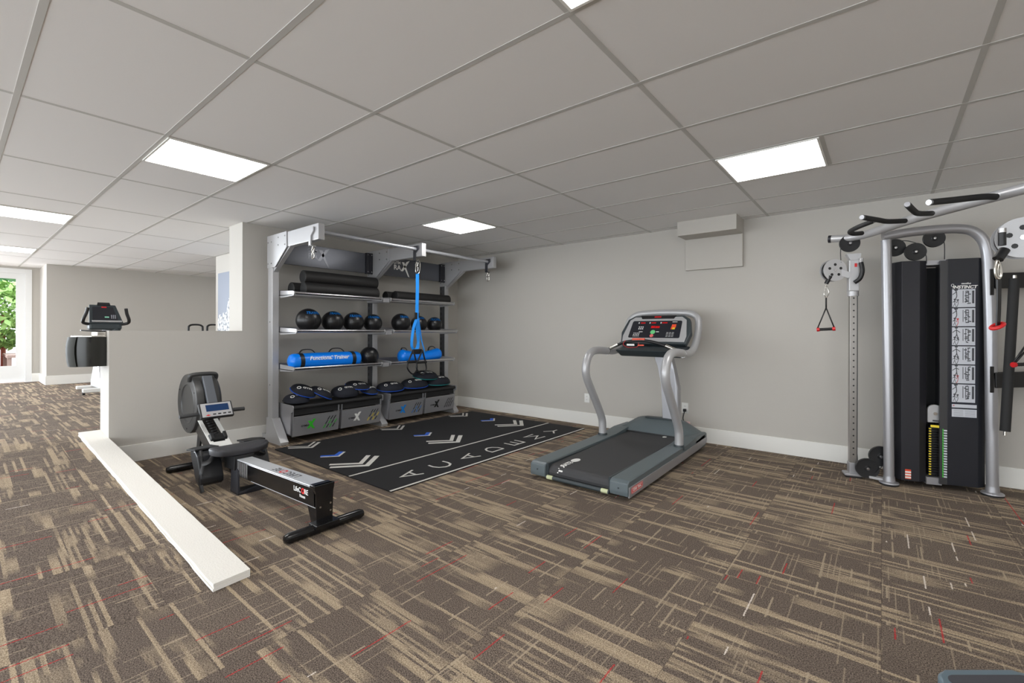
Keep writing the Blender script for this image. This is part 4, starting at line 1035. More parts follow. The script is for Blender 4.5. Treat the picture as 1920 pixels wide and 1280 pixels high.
b = MB(redorange); b.box((-1.93, 4.275, 1.122), (-1.80, 4.30, 1.142), 0.004); b.build('stop_label', gb)
b = MB(red); b.tube(spline([(-2.0, 4.285, 1.12), (-2.02, 4.27, 1.08), (-1.97, 4.27, 1.05), (-1.90, 4.27, 1.052), (-1.87, 4.27, 1.06), (-1.86, 4.28, 1.10)], 6), 0.0022, 6); b.build('safety_cord', K)
b = MB(white_p); b.box((-1.98, 4.262, 1.066), (-1.90, 4.272, 1.084), 0.003); b.use(redorange); b.box((-1.865, 4.262, 1.066), (-1.80, 4.272, 1.080), 0.003); b.build('instruction_tag', K)

# ================================================================ CABLE MACHINE
C = thing('cable_machine', 'tall silver and black dual cable machine with chin-up bar at the right side', 'cable machine', (0.3, 4.7, 0))
TO = V((0.046, 4.701, 0)); ta = V((0.961, 0.276, 0)).normalized(); tn = V((0.276, -0.961, 0)).normalized()
def TP(u, v, off=0.0):
    R_ = ray(u, v); pl = TO + tn*off; k = (pl-O).dot(tn)/R_.dot(tn); return O + R_*k
def TL(a, off, z): return TO + ta*a + tn*off + V((0, 0, z))
zt_ = TP(1664, 442).z
la, lb_ = TP(1666, 897), TP(1857, 917)
fr = MB(silver)
path = [TP(1667, 902), TP(1665, 700), TP(1662, 480), TP(1661, 450)]
fr.tube(spline(path, 4), 0.034, 18)
fr.build('left_upright', C)
fr = MB(silver)
path = [TP(1655, 444), TP(1700, 436), TP(1760, 430), TP(1800, 429), TP(1825, 434), TP(1843, 450), TP(1851, 475), TP(1854, 520), TP(1857, 620), TP(1859, 760), TP(1861, 921)]
fr.tube(spline(path, 6), 0.035, 18); fr.build('right_upright_arch', C)
for p in (TP(1667, 902), TP(1861, 922)):
    b = MB(silver); p = V((p.x, p.y, 0)); b.rev([(0.065, 0.014), (0.062, 0.022), (0.04, 0.03), (0.036, 0.07)], p, (0, 0, 1), 24); b.rev([(0.0, 0.0141), (0.065, 0.0141)], p, (0, 0, 1), 24)
    b.use(rubber); b.cyl(p+V((0, 0, 0.0)), p+V((0, 0, 0.014)), 0.062, seg=24); b.build('foot_pad', C)
# chin-up bar
bz = 2.0
barp = [onY(1559, 448, 4.76), onY(1590, 446, 4.74), onZ(1628, 438, bz-0.005), onZ(1700, 414, bz), onZ(1766, 395, bz), onZ(1850, 372, bz), onZ(1926, 352, bz)]
e2 = barp[-1] + (barp[-1]-barp[-2]).normalized()*0.55
b = MB(silver_l); b.tube(spline(barp+[e2], 5), 0.031, 18); cbar = b.build('chin_up_bar', C)
b = MB(charcoal); d_ = (barp[0]-barp[1]).normalized(); b.cyl(barp[0], barp[0]+d_*0.02, 0.032, seg=18); b.build('end_cap', cbar)
def dep(p): return -p.x*math.sin(YAW)+p.y*math.cos(YAW)
dd = [dep(p) for p in barp]
def grip(pts, r=0.0165):
    P = spline([onD(*q) for q in pts], 5); b = MB(rubber); b.tube(P, r, 12)
    b.build('grip', C)
    e = MB(silver); e.cyl(P[0], P[0]+(P[0]-P[1]).normalized()*0.016, r*0.85, seg=12); e.build('grip_end', C)
grip([(1636, 415, 3.25), (1610, 425, 3.3), (1594, 434, 3.4), (1600, 438, 3.45), (1616, 437, 3.5)])
grip([(1618, 407.5, 2.95), (1645, 412, 3.05), (1664, 415, 3.1), (1697, 414, 3.15)])
grip([(1702, 384, 2.6), (1712, 394, 2.7), (1722, 400, 2.8), (1747, 400, 2.95)])
grip([(1745, 379, 2.55), (1790, 374.5, 2.6), (1830, 370, 2.6), (1850, 368.5, 2.6), (1868, 369, 2.6)], 0.018)
# pulleys
def pulley(name, p, r, nrm, m=black, parent=C, w=0.022):
    b = MB(m); b.rev([(0, w/2), (r*0.25, w/2+0.004), (r*0.3, w/2), (r*0.86, w/2), (r, w/2+0.001), (r, w/2-0.003), (r*0.88, 0), (r, -w/2+0.003), (r, -w/2), (0, -w/2)], p, nrm, 36)
    b.use(steel); b.rev([(0, w/2+0.012), (r*0.13, w/2+0.011), (r*0.15, w/2+0.003)], p, nrm, 12)
    return b.build(name, parent)
for (u, v, off, r_) in ((1678, 464.5, -0.06, .068), (1716, 472, 0.0, .068), (1751, 447, 0.0, .067)): pulley('guide_pulley', TP(u, v, off), r_, tn)
pulley('guide_pulley', onY(1593, 456, 4.74), .072, tn)
pulley('guide_pulley', onY(1626, 877.5, 4.73), .080, tn); pulley('guide_pulley', onY(1651, 855, 4.76), .080, tn)
# cables
cb_ = MB(black)
cb_.tube(spline([TP(1735, 474), TP(1737, 483), TP(1737, 494)], 3), 0.003, 6)
cb_.tube(spline([TP(1690, 451, -0.06), TP(1705, 452, -.03), TP(1719, 456)], 3), 0.003, 6)
cb_.tube(spline([TP(1768, 446), TP(1771, 460), TP(1771, 486)], 3), 0.003, 6)
cb_.tube(spline([onY(1577, 455, 4.72), onY(1576, 475, 4.72), onY(1577, 492, 4.70)], 3), 0.003, 6)
cb_.tube([onY(1607.5, 500, 4.75), onY(1607.5, 700, 4.75), onY(1607, 850, 4.75), onY(1609, 875, 4.74)], 0.003, 6)
cb_.tube(spline([onY(1641, 888, 4.72), onY(1652, 876, 4.72), onY(1664, 865, 4.72)], 3), 0.003, 6)
cb_.build('cable', C)
# weight shrouds
zb0 = 0.045
def shroud(us, offs, vt, name, m, back=0.24):
    pts = [TP(u, vt, o_) for u, o_ in zip(us, offs)]
    zt2 = sum(p.z for p in pts)/len(pts)
    poly = [V((p.x, p.y, zb0)) for p in pts]
    poly = poly + [poly[-1]-tn*back, poly[0]-tn*(back-0.04)]
    b = MB(m); b.prism(poly, (0, 0, zt2-zb0), 0.002)
    return b.build(name, C), zt2
sh1, zt2 = shroud((1673, 1691, 1725, 1737), (-0.075, 0.0, 0.0, -0.04), 490, 'left_shroud', charcoal)
sh2, zt3 = shroud((1777, 1835, 1848), (0.0, 0.0, -0.04), 484, 'right_shroud', navydark)
b = MB(silver)
for q, v in ((0, 0),): 
    p, q2 = TP(1763, 486, 0.0), TP(1777, 486, 0.0)
    poly = [V((p.x, p.y, zb0)), V((q2.x, q2.y, zb0)), V((q2.x, q2.y, zb0))-tn*0.02, V((p.x, p.y, zb0))-tn*0.02]
bs = MB(mat('grey_strip', (72, 72, 74), 0.4, 0.5)); bs.prism(poly, (0, 0, zt3-zb0-0.01), 0.001); bs.build('shroud_strip', C)
b = MB(silver); p, q2 = TP(1737, 483, -0.03), TP(1777, 483, -0.03); b.prism([V((p.x, p.y, zt2-0.0)), V((q2.x, q2.y, zt2-0.0)), V((q2.x, q2.y, zt2))-tn*0.16, V((p.x, p.y, zt2))-tn*0.16], (0, 0, -0.035)); b.build('top_plate', C)
b = MB(black); p, q2 = TP(1737, 700, -0.20), TP(1777, 700, -0.20); b.prism([V((p.x, p.y, zb0)), V((q2.x, q2.y, zb0)), V((q2.x, q2.y, zb0))-tn*0.01, V((p.x, p.y, zb0))-tn*0.01], (0, 0, zt2-zb0-0.04)); b.build('rear_panel', C)
b = MB(silver); p, q2 = TP(1737, 890, -0.02), TP(1766, 890, -0.02); b.prism([V((p.x, p.y, 0.03)), V((q2.x, q2.y, 0.03)), V((q2.x, q2.y, 0.03))-tn*0.15, V((p.x, p.y, 0.03))-tn*0.15], (0, 0, 0.055)); b.build('base_plate', C)
# head plate over weight stack
b = MB(silver_l); c0_ = TP(1753, 775, -0.03); hw = (TP(1766, 775, -.03)-TP(1740, 775, -.03)).length/2
pts = [c0_ + ta*a + V((0, 0, z)) for a, z in [(-hw, -0.07), (hw, -0.07), (hw, 0.03)] + [(hw*math.cos(q), 0.03+hw*0.9*math.sin(q)) for q in [PI*k/8 for k in range(1, 8)]] + [(-hw, 0.03)]]
b.prism(pts, -tn*0.02, 0.002); b.use(chrome); b.cyl(c0_+tn*0.0, c0_+tn*0.012, 0.012, seg=12); b.use(navydark)
b.box(c0_+V((-0.035, -0.004, -0.062)), c0_+V((0.045, 0.0, -0.05))); b.build('stack_head', C)
# weight plates: 18 stacked, numbered strips
z_lo, z_hi = 0.10, TP(1753, 800, -0.05).z
npl = 19; hp = (z_hi-z_lo)/npl
for k in range(npl):
    b = MB(black); p, q2 = TP(1741, 840, -0.05), TP(1766, 840, -0.05); z = z_lo+k*hp
    b.prism([V((p.x, p.y, z)), V((q2.x, q2.y, z)), V((q2.x, q2.y, z))-tn*0.12, V((p.x, p.y, z))-tn*0.12], (0, 0, hp-0.004)); b.build('weight_plate', C)
ys = MB(yellow)
for k in range(npl):
    p = TP(1741.5, 840, -0.03); z = z_lo+k*hp
    ys.box((p.x, p.y, z+0.003), (p.x+0.014, p.y+0.003, z+hp-0.008))
ys.box((p.x+0.01, p.y-0.002, z_hi+0.0), (p.x+0.085, p.y+0.003, z_hi+0.018)); ys.build('yellow_scale', C)
gs = MB(green); ws = MB(placard)
for k in range(npl):
    p = TP(1767, 840, 0.002); z = z_lo+k*hp
    gs.box((p.x, p.y-0.002, z), (p.x+0.006, p.y+0.003, z+hp-0.004)); ws.box((p.x+0.008, p.y-0.002, z), (p.x+0.026, p.y+0.008, z+hp-0.010))
gs.build('green_scale', C); ws.build('number_scale', C)
# placards
def tq(u0, v0, u1, v1, off=0.0005): 
    a, c_ = TP(u0, v0, off), TP(u1, v1, off); return [V((a.x, a.y, a.z)), V((c_.x, c_.y, a.z)), V((c_.x, c_.y, c_.z)), V((a.x, a.y, c_.z))]
pa, pb_ = TP(1782, 530, 0.0008), TP(1832, 785, 0.0008)
ib = MB(mat('placard_navy', (28, 32, 46), 0.4)); ib.prism([V((pa.x, pa.y, pa.z)), V((pb_.x, pb_.y, pa.z)), V((pb_.x, pb_.y, pb_.z)), V((pa.x, pa.y, pb_.z))], tn*0.001); pla = ib.build('instruction_placard', C)
Wp = (V((pb_.x, pb_.y, 0))-V((pa.x, pa.y, 0))).length; Hp = pa.z-pb_.z
def pp(a, z, off=0.002): return V((pa.x, pa.y, pa.z)) + ta*a*Wp - V((0, 0, z*Hp)) + tn*off
b = MB(white_p); b.text('INSTINCT', 0.032, frame(pp(0.52, 0.035, 0.002), ta, (0, 0, 1)), 0.0008, 0.0012, 0.25); b.text('nautilus', 0.018, frame(pp(0.58, 0.008, 0.002), ta, (0, 0, 1)), 0.0008, 0.0004, 0.2)
b.tube([pp(0.08+0.05*math.cos(a), 0.02+0.01*math.sin(a)) for a in [2*PI*k/14 for k in range(14)]], 0.0015, 5, True); b.build('placard_lettering', pla)
for k in range(6):
    z0 = 0.05+k*0.1405
    b = MB(placard); b.prism([pp(0.06, z0, .0015), pp(0.92, z0, .0015), pp(0.92, z0+0.132, .0015), pp(0.06, z0+0.132, .0015)], tn*0.001, 0.0)
    b.use(ink)
    rs = random.Random(k+3)
    def fig(cx, cz, s_, mm, pose):
        b.use(mm)
        hd_ = [pp(cx+s_*0.2*math.cos(a), cz-s_*0.14+s_*0.035*math.sin(a), 0.0027) for a in [2*PI*q/8 for q in range(8)]]
        b.geo(hd_, [tuple(range(8))])
        segs = [((0, -0.1), (0.05, 0.02)), ((0.05, 0.02), (0.3*pose, 0.16)), ((0.05, 0.02), (-0.25, 0.15)), ((0, -0.08), (0.45*pose, -0.10+0.08*pose)), ((0, -0.08), (-0.45, -0.02))]
        for (a0_, z0_), (a1_, z1_) in segs: b.stroke([pp(cx+a0_*s_, cz+z0_*s_, 0.0026), pp(cx+a1_*s_, cz+z1_*s_, 0.0026)], 0.009*s_*1.6, tn, 0.0006)
    fig(0.22, z0+0.045, 0.32, ink, rs.choice((-1, 0.7, 1))); fig(0.15, z0+0.10, 0.18, ink, 1); fig(0.28, z0+0.104, 0.18, red if k in (1, 4) else ink, -1)
    b.use(ink)
    for q in range(9):
        a0_ = 0.50+rs.random()*0.16; zz = z0+0.014+q*0.0115; b.stroke([pp(a0_, zz, .0026), pp(a0_+0.08+rs.random()*0.06, zz+rs.uniform(-.006, .006), .0026)], 0.007, tn, 0.0006)
    for q in range(3): b.stroke([pp(0.47+q*0.10, z0+0.012, .0026), pp(0.47+q*0.1, z0+0.10, .0026)], 0.0035, tn, 0.0006)
    b.stroke([pp(0.84, z0+0.012, .0026), pp(0.84, z0+0.105, .0026)], 0.012, tn, 0.0006)
    b.build('diagram', pla)
b = MB(placard); b.prism([pp(0.06, 0.900, .0015), pp(0.98, 0.900, .0015), pp(0.98, 0.925, .0015), pp(0.06, 0.925, .0015)], tn*0.001)
b.prism([pp(0.06, 0.935, .0015), pp(0.98, 0.935, .0015), pp(0.98, 0.993, .0015), pp(0.06, 0.993, .0015)], tn*0.001); b.use(red); b.prism([pp(0.1, 0.907, .0026), pp(0.16, 0.907, .0026), pp(0.13, 0.916, .0026)], tn*0.0006); b.use(ink)
for q in range(5): b.stroke([pp(0.12, 0.944+q*0.0095, .0026), pp(0.48, 0.944+q*0.0095, .0026)], 0.0015, tn, 0.0005); b.stroke([pp(0.55, 0.944+q*0.0095, .0026), pp(0.92, 0.944+q*0.0095, .0026)], 0.0015, tn, 0.0005)
b.build('text_panel', pla)
a_, c_ = TP(1697, 879, 0.001), TP(1708, 898, 0.001)
b = MB(redorange); H_ = a_.z-c_.z
b.prism([a_, V((c_.x, c_.y, a_.z)), V((c_.x, c_.y, c_.z)), V((a_.x, a_.y, c_.z))], tn*0.001); b.use(white_p)
for q in range(3): b.prism([V((a_.x, a_.y, a_.z-H_*(0.2+q*0.28))), V((c_.x, c_.y, a_.z-H_*(0.2+q*0.28))), V((c_.x, c_.y, a_.z-H_*(0.36+q*0.28))), V((a_.x, a_.y, a_.z-H_*(0.36+q*0.28)))], tn*0.002)
b.build('warning_label', C)
# adjustable column (left) and its twin (right, mostly outside the picture)
def column(px, py, lab_dir, ztop):
    b = MB(mat('steel_pole_%s' % lab_dir, (150, 146, 142), 0.3, 0.7)); pw = 0.026
    M = Matrix.Translation((px, py, 0)) @ Matrix.Rotation(math.atan2(ta.y, ta.x), 4, 'Z')
    b.box((-pw, -pw, 0.02), (pw, pw, ztop), 0.003, M); b.use(black)
    for k in range(28):
        z = 0.19+k*0.052
        if z < ztop-0.1: b.cyl(M @ V((0, -pw+0.001, z)), M @ V((0, -pw-0.0008, z)), 0.0065, seg=10)
    b.build('adjustment_pole', C)
    f_ = MB(silver); f_.box((-0.065, -0.05, 0.012), (0.065, 0.05, 0.035), 0.008, M); f_.box((-0.03, -0.035, 0.03), (0.03, 0.035, 0.12), 0.004, M); f_.use(rubber); f_.box((-0.055, -0.045, 0.0), (0.055, 0.045, 0.014), 0.004, M); f_.build('pole_foot', C)
    t_ = MB(silver_l); t_.prism([M @ V(p) for p in ((-0.05, -0.03, ztop+0.06), (0.05, -0.03, ztop+0.06), (0.045, -0.03, ztop+0.01), (-0.02, -0.03, ztop))], (M.to_3x3() @ V((0, 0.06, 0)))); t_.build('pole_bracket', C)
    return M
pM = column(-0.19, 4.77, 'left', 1.80)
fz = MB(silver_l); fz.beam((-0.14, 4.77, 0.028), (0.04, 4.72, 0.028), 0.06, 0.02, 0.003); fz.build('base_link', C)
fz = MB(silver_l); fz.beam(onY(1632, 873, 4.78), onY(1655, 866, 4.78), 0.02, 0.03, 0.003); fz.build('pulley_bracket', C)
def carriage(M, zc, wheel, wr, wn, knob_side):
    b = MB(silver_l); b.box((-0.036, -0.036, zc-0.13), (0.036, 0.036, zc+0.13), 0.006, M)
    b.tube([M @ V((0, 0, zc-0.17)), M @ V((0, 0, zc-0.13))], 0.040, 18)
    b.use(red); b.box((0.002, -0.038, zc+0.07), (0.02, -0.035, zc+0.10), 0.001, M); car = b.build('carriage', C)
    h = MB(black); h.tube(spline([M @ V((0.0, -0.05, zc-0.06)), M @ V((0.03, -0.07, zc-0.03)), M @ V((0.045, -0.075, zc+0.03)), M @ V((0.04, -0.06, zc+0.10))], 5), 0.017, 12)
    h.use(steel); h.cyl(M @ V((0.04, -0.06, zc+0.10)), M @ V((0.04, -0.058, zc+0.135)), 0.015, seg=12); h.build('adjust_handle', car)
    k = MB(silver_l)
    for s_ in (-1, 1):
        k.rev([(0, 0.003), (wr, 0.003), (wr, -0.003), (0, -0.003)], wheel+wn*0.028*s_, wn, 36)
    k.beam(M @ V((-0.03, -0.03, zc)), wheel+(M @ V((0, 0, 0))-wheel).normalized()*0.03*0+V((0, 0, 0)), 0.03, 0.05)
    k.use(black)
    for q in range(5):
        a = 2*PI*q/5+0.3; a1 = wn.cross(V((0, 0, 1))).normalized(); p = wheel + (a1*math.cos(a)+V((0, 0, 1))*math.sin(a))*wr*0.5
        for s_ in (-1, 1): k.cyl(p+wn*0.0315*s_, p+wn*0.032*s_, wr*0.13, seg=8)
    k.use(steel); k.cyl(wheel-wn*0.036, wheel+wn*0.036, 0.012, seg=12); wb_ = k.build('swivel_wheel', car)
    d2 = MB(black); d2.rev([(0, 0.02), (wr*0.9, 0.02), (wr*0.8, 0), (wr*0.9, -0.02), (0, -0.02)], wheel, wn, 30); d2.build('swivel_pulley', car)
wn_l = V((0.05, -1, 0)).normalized()
wn_l = (V((0.55, -0.83, 0))).normalized()
carriage(pM, onY(1599, 517, 4.77).z, onY(1562, 507, 4.70), 0.092, wn_l, 1)
# right-hand pole and its carriage
wr_c = onD(1913, 447, 2.12)
pR = onD(1985, 447, 2.2)
pM2 = column(pR.x, pR.y, 'right', 1.80)
carriage(pM2, wr_c.z+0.01, wr_c, 0.092, (O-wr_c).normalized()*0.5+V((0.5, -0.5, 0)) if False else V((0.12, -1, 0)).normalized(), 1)
kb = MB(black); kb.tube([onD(1879, 460, 2.1), onD(1879, 436, 2.1)], 0.014, 12); kb.use(steel); kb.cyl(onD(1879, 436, 2.1), onD(1879, 428, 2.1), 0.0145, seg=12); kb.build('adjust_handle', C)

# ---- handles hanging on the cables
H1 = thing('pulley_stirrup', 'black stirrup handle with red ends hanging from the left pulley', 'cable handle', tuple(onY(1549, 560, 4.66)))
hy = 4.66
def h1(u, v): return onY(u, v, hy)
b = MB(black); b.cyl(h1(1557, 517), h1(1549, 532), 0.016, seg=12); b.build('cable_stop', H1)
b = MB(chrome); b.tube(spline([h1(1549, 535), h1(1554, 546), h1(1553, 552), h1(1549, 557), h1(1545.5, 552), h1(1547, 543)], 6, True), 0.004, 8, True); b.build('carabiner', H1)
b = MB(black); b.tube([h1(1549, 558), h1(1549, 577)], 0.006, 8)
for (u, v) in ((1533, 615), (1564.5, 615)): b.tube([h1(1549, 577), h1(u, v)], 0.005, 8)
b.build('webbing', H1)
b = MB(rubber); b.cyl(h1(1537, 617.5), h1(1561, 616.5), 0.012, seg=14); b.build('grip', H1)
b = MB(red); b.cyl(h1(1531.5, 618), h1(1537, 617.5), 0.016, seg=14); b.cyl(h1(1561, 616.5), h1(1566.5, 616), 0.016, seg=14); b.build('end_cap', H1)
H2 = thing('pulley_strap', 'black strap with a red ring end hanging from the right pulley', 'cable handle', tuple(onD(1871, 560, 2.12)))
def h2(u, v, d=2.12): return onD(u, v, d)
b = MB(black); b.cyl(h2(1884, 468), h2(1871, 486), 0.020, seg=14); b.build('cable_stop', H2)
b = MB(chrome); b.tube(spline([h2(1870, 487), h2(1876, 500), h2(1877, 515), h2(1872, 523), h2(1867, 516), h2(1866, 500)], 6, True), 0.005, 8, True); b.tube(spline([h2(1873, 494), h2(1876, 508), h2(1873, 520), h2(1870, 508)], 6, True), 0.004, 8, True); b.build('carabiner', H2)
b = MB(black); ribbon(b, [h2(1873, 524), h2(1873, 540), h2(1872.5, 575), h2(1871, 610)], 0.022, 0.006); b.build('strap', H2)
b = MB(red); cc = h2(1870, 611); b.tube([cc+V((math.cos(a)*0.021, math.sin(a)*0.021, 0.013*math.sin(a+0.9))) for a in [2*PI*k/20 for k in range(20)]], 0.008, 10, True); b.build('ring', H2)

# ---- accessory holder and what hangs on it
AH = thing('accessory_holder', 'black bracket arms bolted to the right upright of the cable machine', 'holder', tuple(onD(1860, 620, 3.33)))
for (v0, v1, va, vb) in ((504, 553, 512, 541), (687, 736, 698, 727)):
    b = MB(black); p = onD(1860, v0, 3.36); q = onD(1860, v1, 3.36)
    b.prism([onD(1857, v0, 3.35), onD(1864, v0, 3.35), onD(1864, v1, 3.35), onD(1857, v1, 3.35)], (0.0, 0.03, 0), 0.002); b.build('mounting_plate', AH)
    b = MB(black); a1 = onD(1863, (va+vb)/2, 3.36); a2 = onD(2010, (va+vb)/2-4, 3.36)
    b.beam(a1, a2, 0.04, (vb-va)/FPX*3.36, 0.006); b.build('arm', AH)
b = MB(white_p); b.text('nautilus', 0.05, frame(onD(1935, 522, 3.33), ta, (0, 0, 1)), 0.001, 0.001, 0.2); b.build('lettering', AH)
LB = thing('straight_bar', 'long black padded bar hanging slanted from the accessory holder', 'exercise bar', tuple(onD(1892, 800, 3.2)))
b = MB(rubber); b.cyl(onD(1902, 522, 3.22), onD(1884.5, 808, 3.22), 0.028, seg=22); b.build('padded_grip', LB)
b = MB(chrome); b.cyl(onD(1884.5, 808, 3.22), onD(1884, 816, 3.22), 0.008, seg=12); b.build('swivel_end', LB); b = MB(chrome); b.cyl(onD(1902, 516, 3.22), onD(1902, 522, 3.22), 0.012, seg=12); b.build('swivel_end', LB)
H3 = thing('pulley_stirrup', 'black ribbed handle with red end resting on the accessory holder at the right edge', 'cable handle', tuple(onD(1915, 683, 3.1)))
b = MB(rubber); P = [onD(1903+k*2.4, 683.5-k*0.1, 3.1) for k in range(16)]; b.tube(P, [0.013 if k % 2 else 0.011 for k in range(16)], 14); b.build('grip', H3)
b = MB(red); b.cyl(onD(1899, 683.7, 3.1), onD(1903, 683.5, 3.1), 0.018, seg=14); b.build('end_cap', H3)
b = MB(black); b.tube([onD(1901, 679, 3.1), onD(1925, 645, 3.1)], 0.006, 8); b.tube([onD(1904, 679, 3.1), onD(1928, 652, 3.1)], 0.006, 8); b.build('webbing', H3)

# ================================================================ STEP PLATFORM (bottom right corner)
SPz = 0.20
p1 = onZ(1748, 1261, SPz); e1 = V((0.78, 0.62, 0)).normalized()
sa = (onZ(1905, 1257, SPz)-onZ(1762, 1257, SPz)); sa.z = 0; sa.normalize(); sb = V((sa.y, -sa.x, 0))
o_ = onZ(1740, 1255.5, SPz)
def sp_(a, c_, z): return V((o_.x, o_.y, z)) + sa*a + sb*c_
def rrect(L_, W_, r_, z, ins=0.0):
    out = []
    for (cx, cy, a0) in ((r_+0, r_, PI), (L_-r_, r_, 1.5*PI), (L_-r_, W_-r_, 0), (r_, W_-r_, .5*PI)):
        for k in range(6):
            a = a0 + k*PI/10; rr = r_-ins
            out.append(sp_(cx+rr*math.cos(a), cy+rr*math.sin(a), z))
    return out
SP = thing('step_platform', 'blue-grey low exercise step with dark top at the bottom right corner', 'step platform', (sp_(0.2, 0.25, 0).x, sp_(0.2, 0.25, 0).y, 0))
b = MB(mat('blue_grey_plastic', (96, 112, 122), 0.35)); b.prism(rrect(0.30, 0.85, 0.05, 0.0), (0, 0, SPz), 0.008); b.build('body', SP)
b = MB(mat('dark_top', (62, 62, 68), 0.7, bump=0.4)); b.prism(rrect(0.30, 0.85, 0.05, SPz-0.003, 0.022), (0, 0, 0.005), 0.001); b.build('top_mat', SP)

# ================================================================ DRINKING FOUNTAIN on the end of the low wall
DF = thing('drinking_fountain', 'glossy dark drinking fountain mounted on the end of the low wall', 'drinking fountain', (-5.55, 0.78, 0.9))
plan = [(-5.435, 0.905), (-5.425, 0.84), (-5.425, 0.79)]
body = MB(fount_m)
def fring(z, bul):
    pts = [(-5.437, 0.903), (-5.425-0.0*bul, 0.87), (-5.422, 0.80), (-5.43, 0.765), (-5.455, 0.715-bul*0.4), (-5.52, 0.683-bul), (-5.60, 0.678-bul), (-5.66, 0.70-bul), (-5.705, 0.75), (-5.71, 0.903)]
    return [V((x, y, z)) for x, y in pts]
zs = [(0.885, 0.0), (0.93, 0.008), (1.0, 0.014), (1.06, 0.014), (1.11, 0.008), (1.145, 0.0)]
rings = [fring(z, bl_) for z, bl_ in zs]; m = len(rings[0]); vs = [p for r_ in rings for p in r_]
fs = [tuple(range(m))[::-1], tuple(range((len(zs)-1)*m, len(zs)*m))]
for i in range(len(zs)-1):
    for k in range(m): fs.append((i*m+k, i*m+(k+1) % m, (i+1)*m+(k+1) % m, (i+1)*m+k))
body.geo(vs, fs, True); body.build('cabinet', DF, sharp=50)
fp_ = MB(fount_g)
vs = []; n = 0
front = [(-5.452, 0.708), (-5.52, 0.674), (-5.60, 0.669), (-5.66, 0.69), (-5.695, 0.73)]
for z, bl_ in zs[0:]:
    for (x, y) in front: vs.append(V((x, y-bl_, z-0.001 if z < 1.1 else z+0.001)))
k5 = len(front); fs = []
for i in range(len(zs)-1):
    for k in range(k5-1): fs.append((i*k5+k, i*k5+k+1, (i+1)*k5+k+1, (i+1)*k5+k))
fp_.geo(vs, fs, True); fp_.build('push_panel', DF)
sv = MB(black)
for z in (1.12, 0.93): sv.box((-5.4225, 0.785, z-0.02), (-5.4195, 0.797, z+0.02))
sv.build('vent_slot', DF)
tb = MB(chrome); tb.prism([(-5.43, 0.903, 1.146), (-5.43, 0.80, 1.146), (-5.50, 0.71, 1.146), (-5.62, 0.69, 1.146), (-5.705, 0.76, 1.146), (-5.71, 0.903, 1.146)], (0, 0, 0.012), 0.003)
tb.prism([(-5.45, 0.903, 1.158), (-5.45, 0.84, 1.158), (-5.69, 0.84, 1.158), (-5.69, 0.903, 1.158)], (0, 0, 0.035), 0.004); tb.build('basin', DF)
sb_ = MB(black); sb_.prism([(-5.45, 0.90, 1.193), (-5.45, 0.80, 1.193), (-5.49, 0.74, 1.20), (-5.53, 0.74, 1.20), (-5.53, 0.90, 1.193)], (0, 0, 0.012), 0.003); sb_.build('bubbler_guard', DF)

# ================================================================ EXERCISE BIKE (far room)
BX = -9.3
EB = thing('exercise_bike', 'upright exercise bike with dark console in the far room behind the low wall', 'exercise bike', (BX, 1.6, UP))
def bk(u, v, x=BX): return onX(u, v, x)
cn = bk(196, 590); nn_ = V((0.92, -0.1, 0.38)).normalized(); uu = V((-0.38, 0, 0.92)).normalized(); yy_ = V((0, 1, 0))
b = MB(tmdark)
b.prism([cn+yy_*a+uu*z-nn_*0.05 for a, z in ((-0.185, -0.14), (0.22, -0.14), (0.14, 0.17), (-0.17, 0.17))], nn_*0.05, 0.012); con = b.build('console', EB)
b = MB(navydark); b.prism([cn+yy_*a+uu*z for a, z in ((-0.14, -0.09), (0.155, -0.09), (0.105, 0.13), (-0.135, 0.13))], nn_*0.004); b.use(red); b.prism([cn+yy_*a+uu*z+nn_*0.004 for a, z in ((-0.03, 0.115), (0.03, 0.115), (0.03, 0.135), (-0.03, 0.135))], nn_*0.002)
b.use(mat('pale_green_button', (150, 220, 190), 0.5)); b.prism([cn+yy_*a+uu*z+nn_*0.004 for a, z in ((0.0, -0.05), (0.05, -0.05), (0.05, -0.03), (0.0, -0.03))], nn_*0.002)
b.use(placard)
for q in range(9): a = 0.075+(q % 3)*0.022; z = -0.06+(q//3)*0.022; b.prism([cn+yy_*(a+i)+uu*(z+j)+nn_*0.004 for i, j in ((0, 0), (0.012, 0), (0.012, 0.012), (0, 0.012))], nn_*0.002)
b.build('display_panel', con)
b = MB(black); b.prism([cn+yy_*a+uu*z for a, z in ((-0.08, 0.155), (0.08, 0.155), (0.07, 0.20), (-0.07, 0.20))], nn_*0.02, 0.004); b.build('fan_vent', con)
b = MB(silver_l); b.prism([cn+yy_*a+uu*z for a, z in ((-0.15, -0.125), (0.20, -0.125), (0.20, -0.10), (-0.15, -0.10))], nn_*0.02, 0.003); b.build('button_bar', con)
b = MB(tmdark); b.box(cn+V((-0.10, -0.19, -0.235)), cn+V((0.06, 0.20, -0.13)), 0.03); b.build('tray', EB)
b = MB(tmdark); b.cyl(cn+V((0.0, 0.13, -0.255)), cn+V((0, 0.13, -0.19)), 0.06, seg=20); b.build('cup_holder', EB)
for sg in (-1, 1):
    b = MB(black); y0 = cn.y+0.01
    b.tube(spline([V((BX, y0+sg*0.14, cn.z-0.15)), V((BX+0.05, y0+sg*0.25, cn.z-0.13)), V((BX+0.10, y0+sg*0.265, cn.z-0.08)), V((BX+0.12, y0+sg*0.235, cn.z+0.02)), V((BX+0.14, y0+sg*0.22, cn.z+0.10))], 6), 0.022, 12); b.build('handlebar', EB)
colb = V((BX-0.02, 1.60, 0))
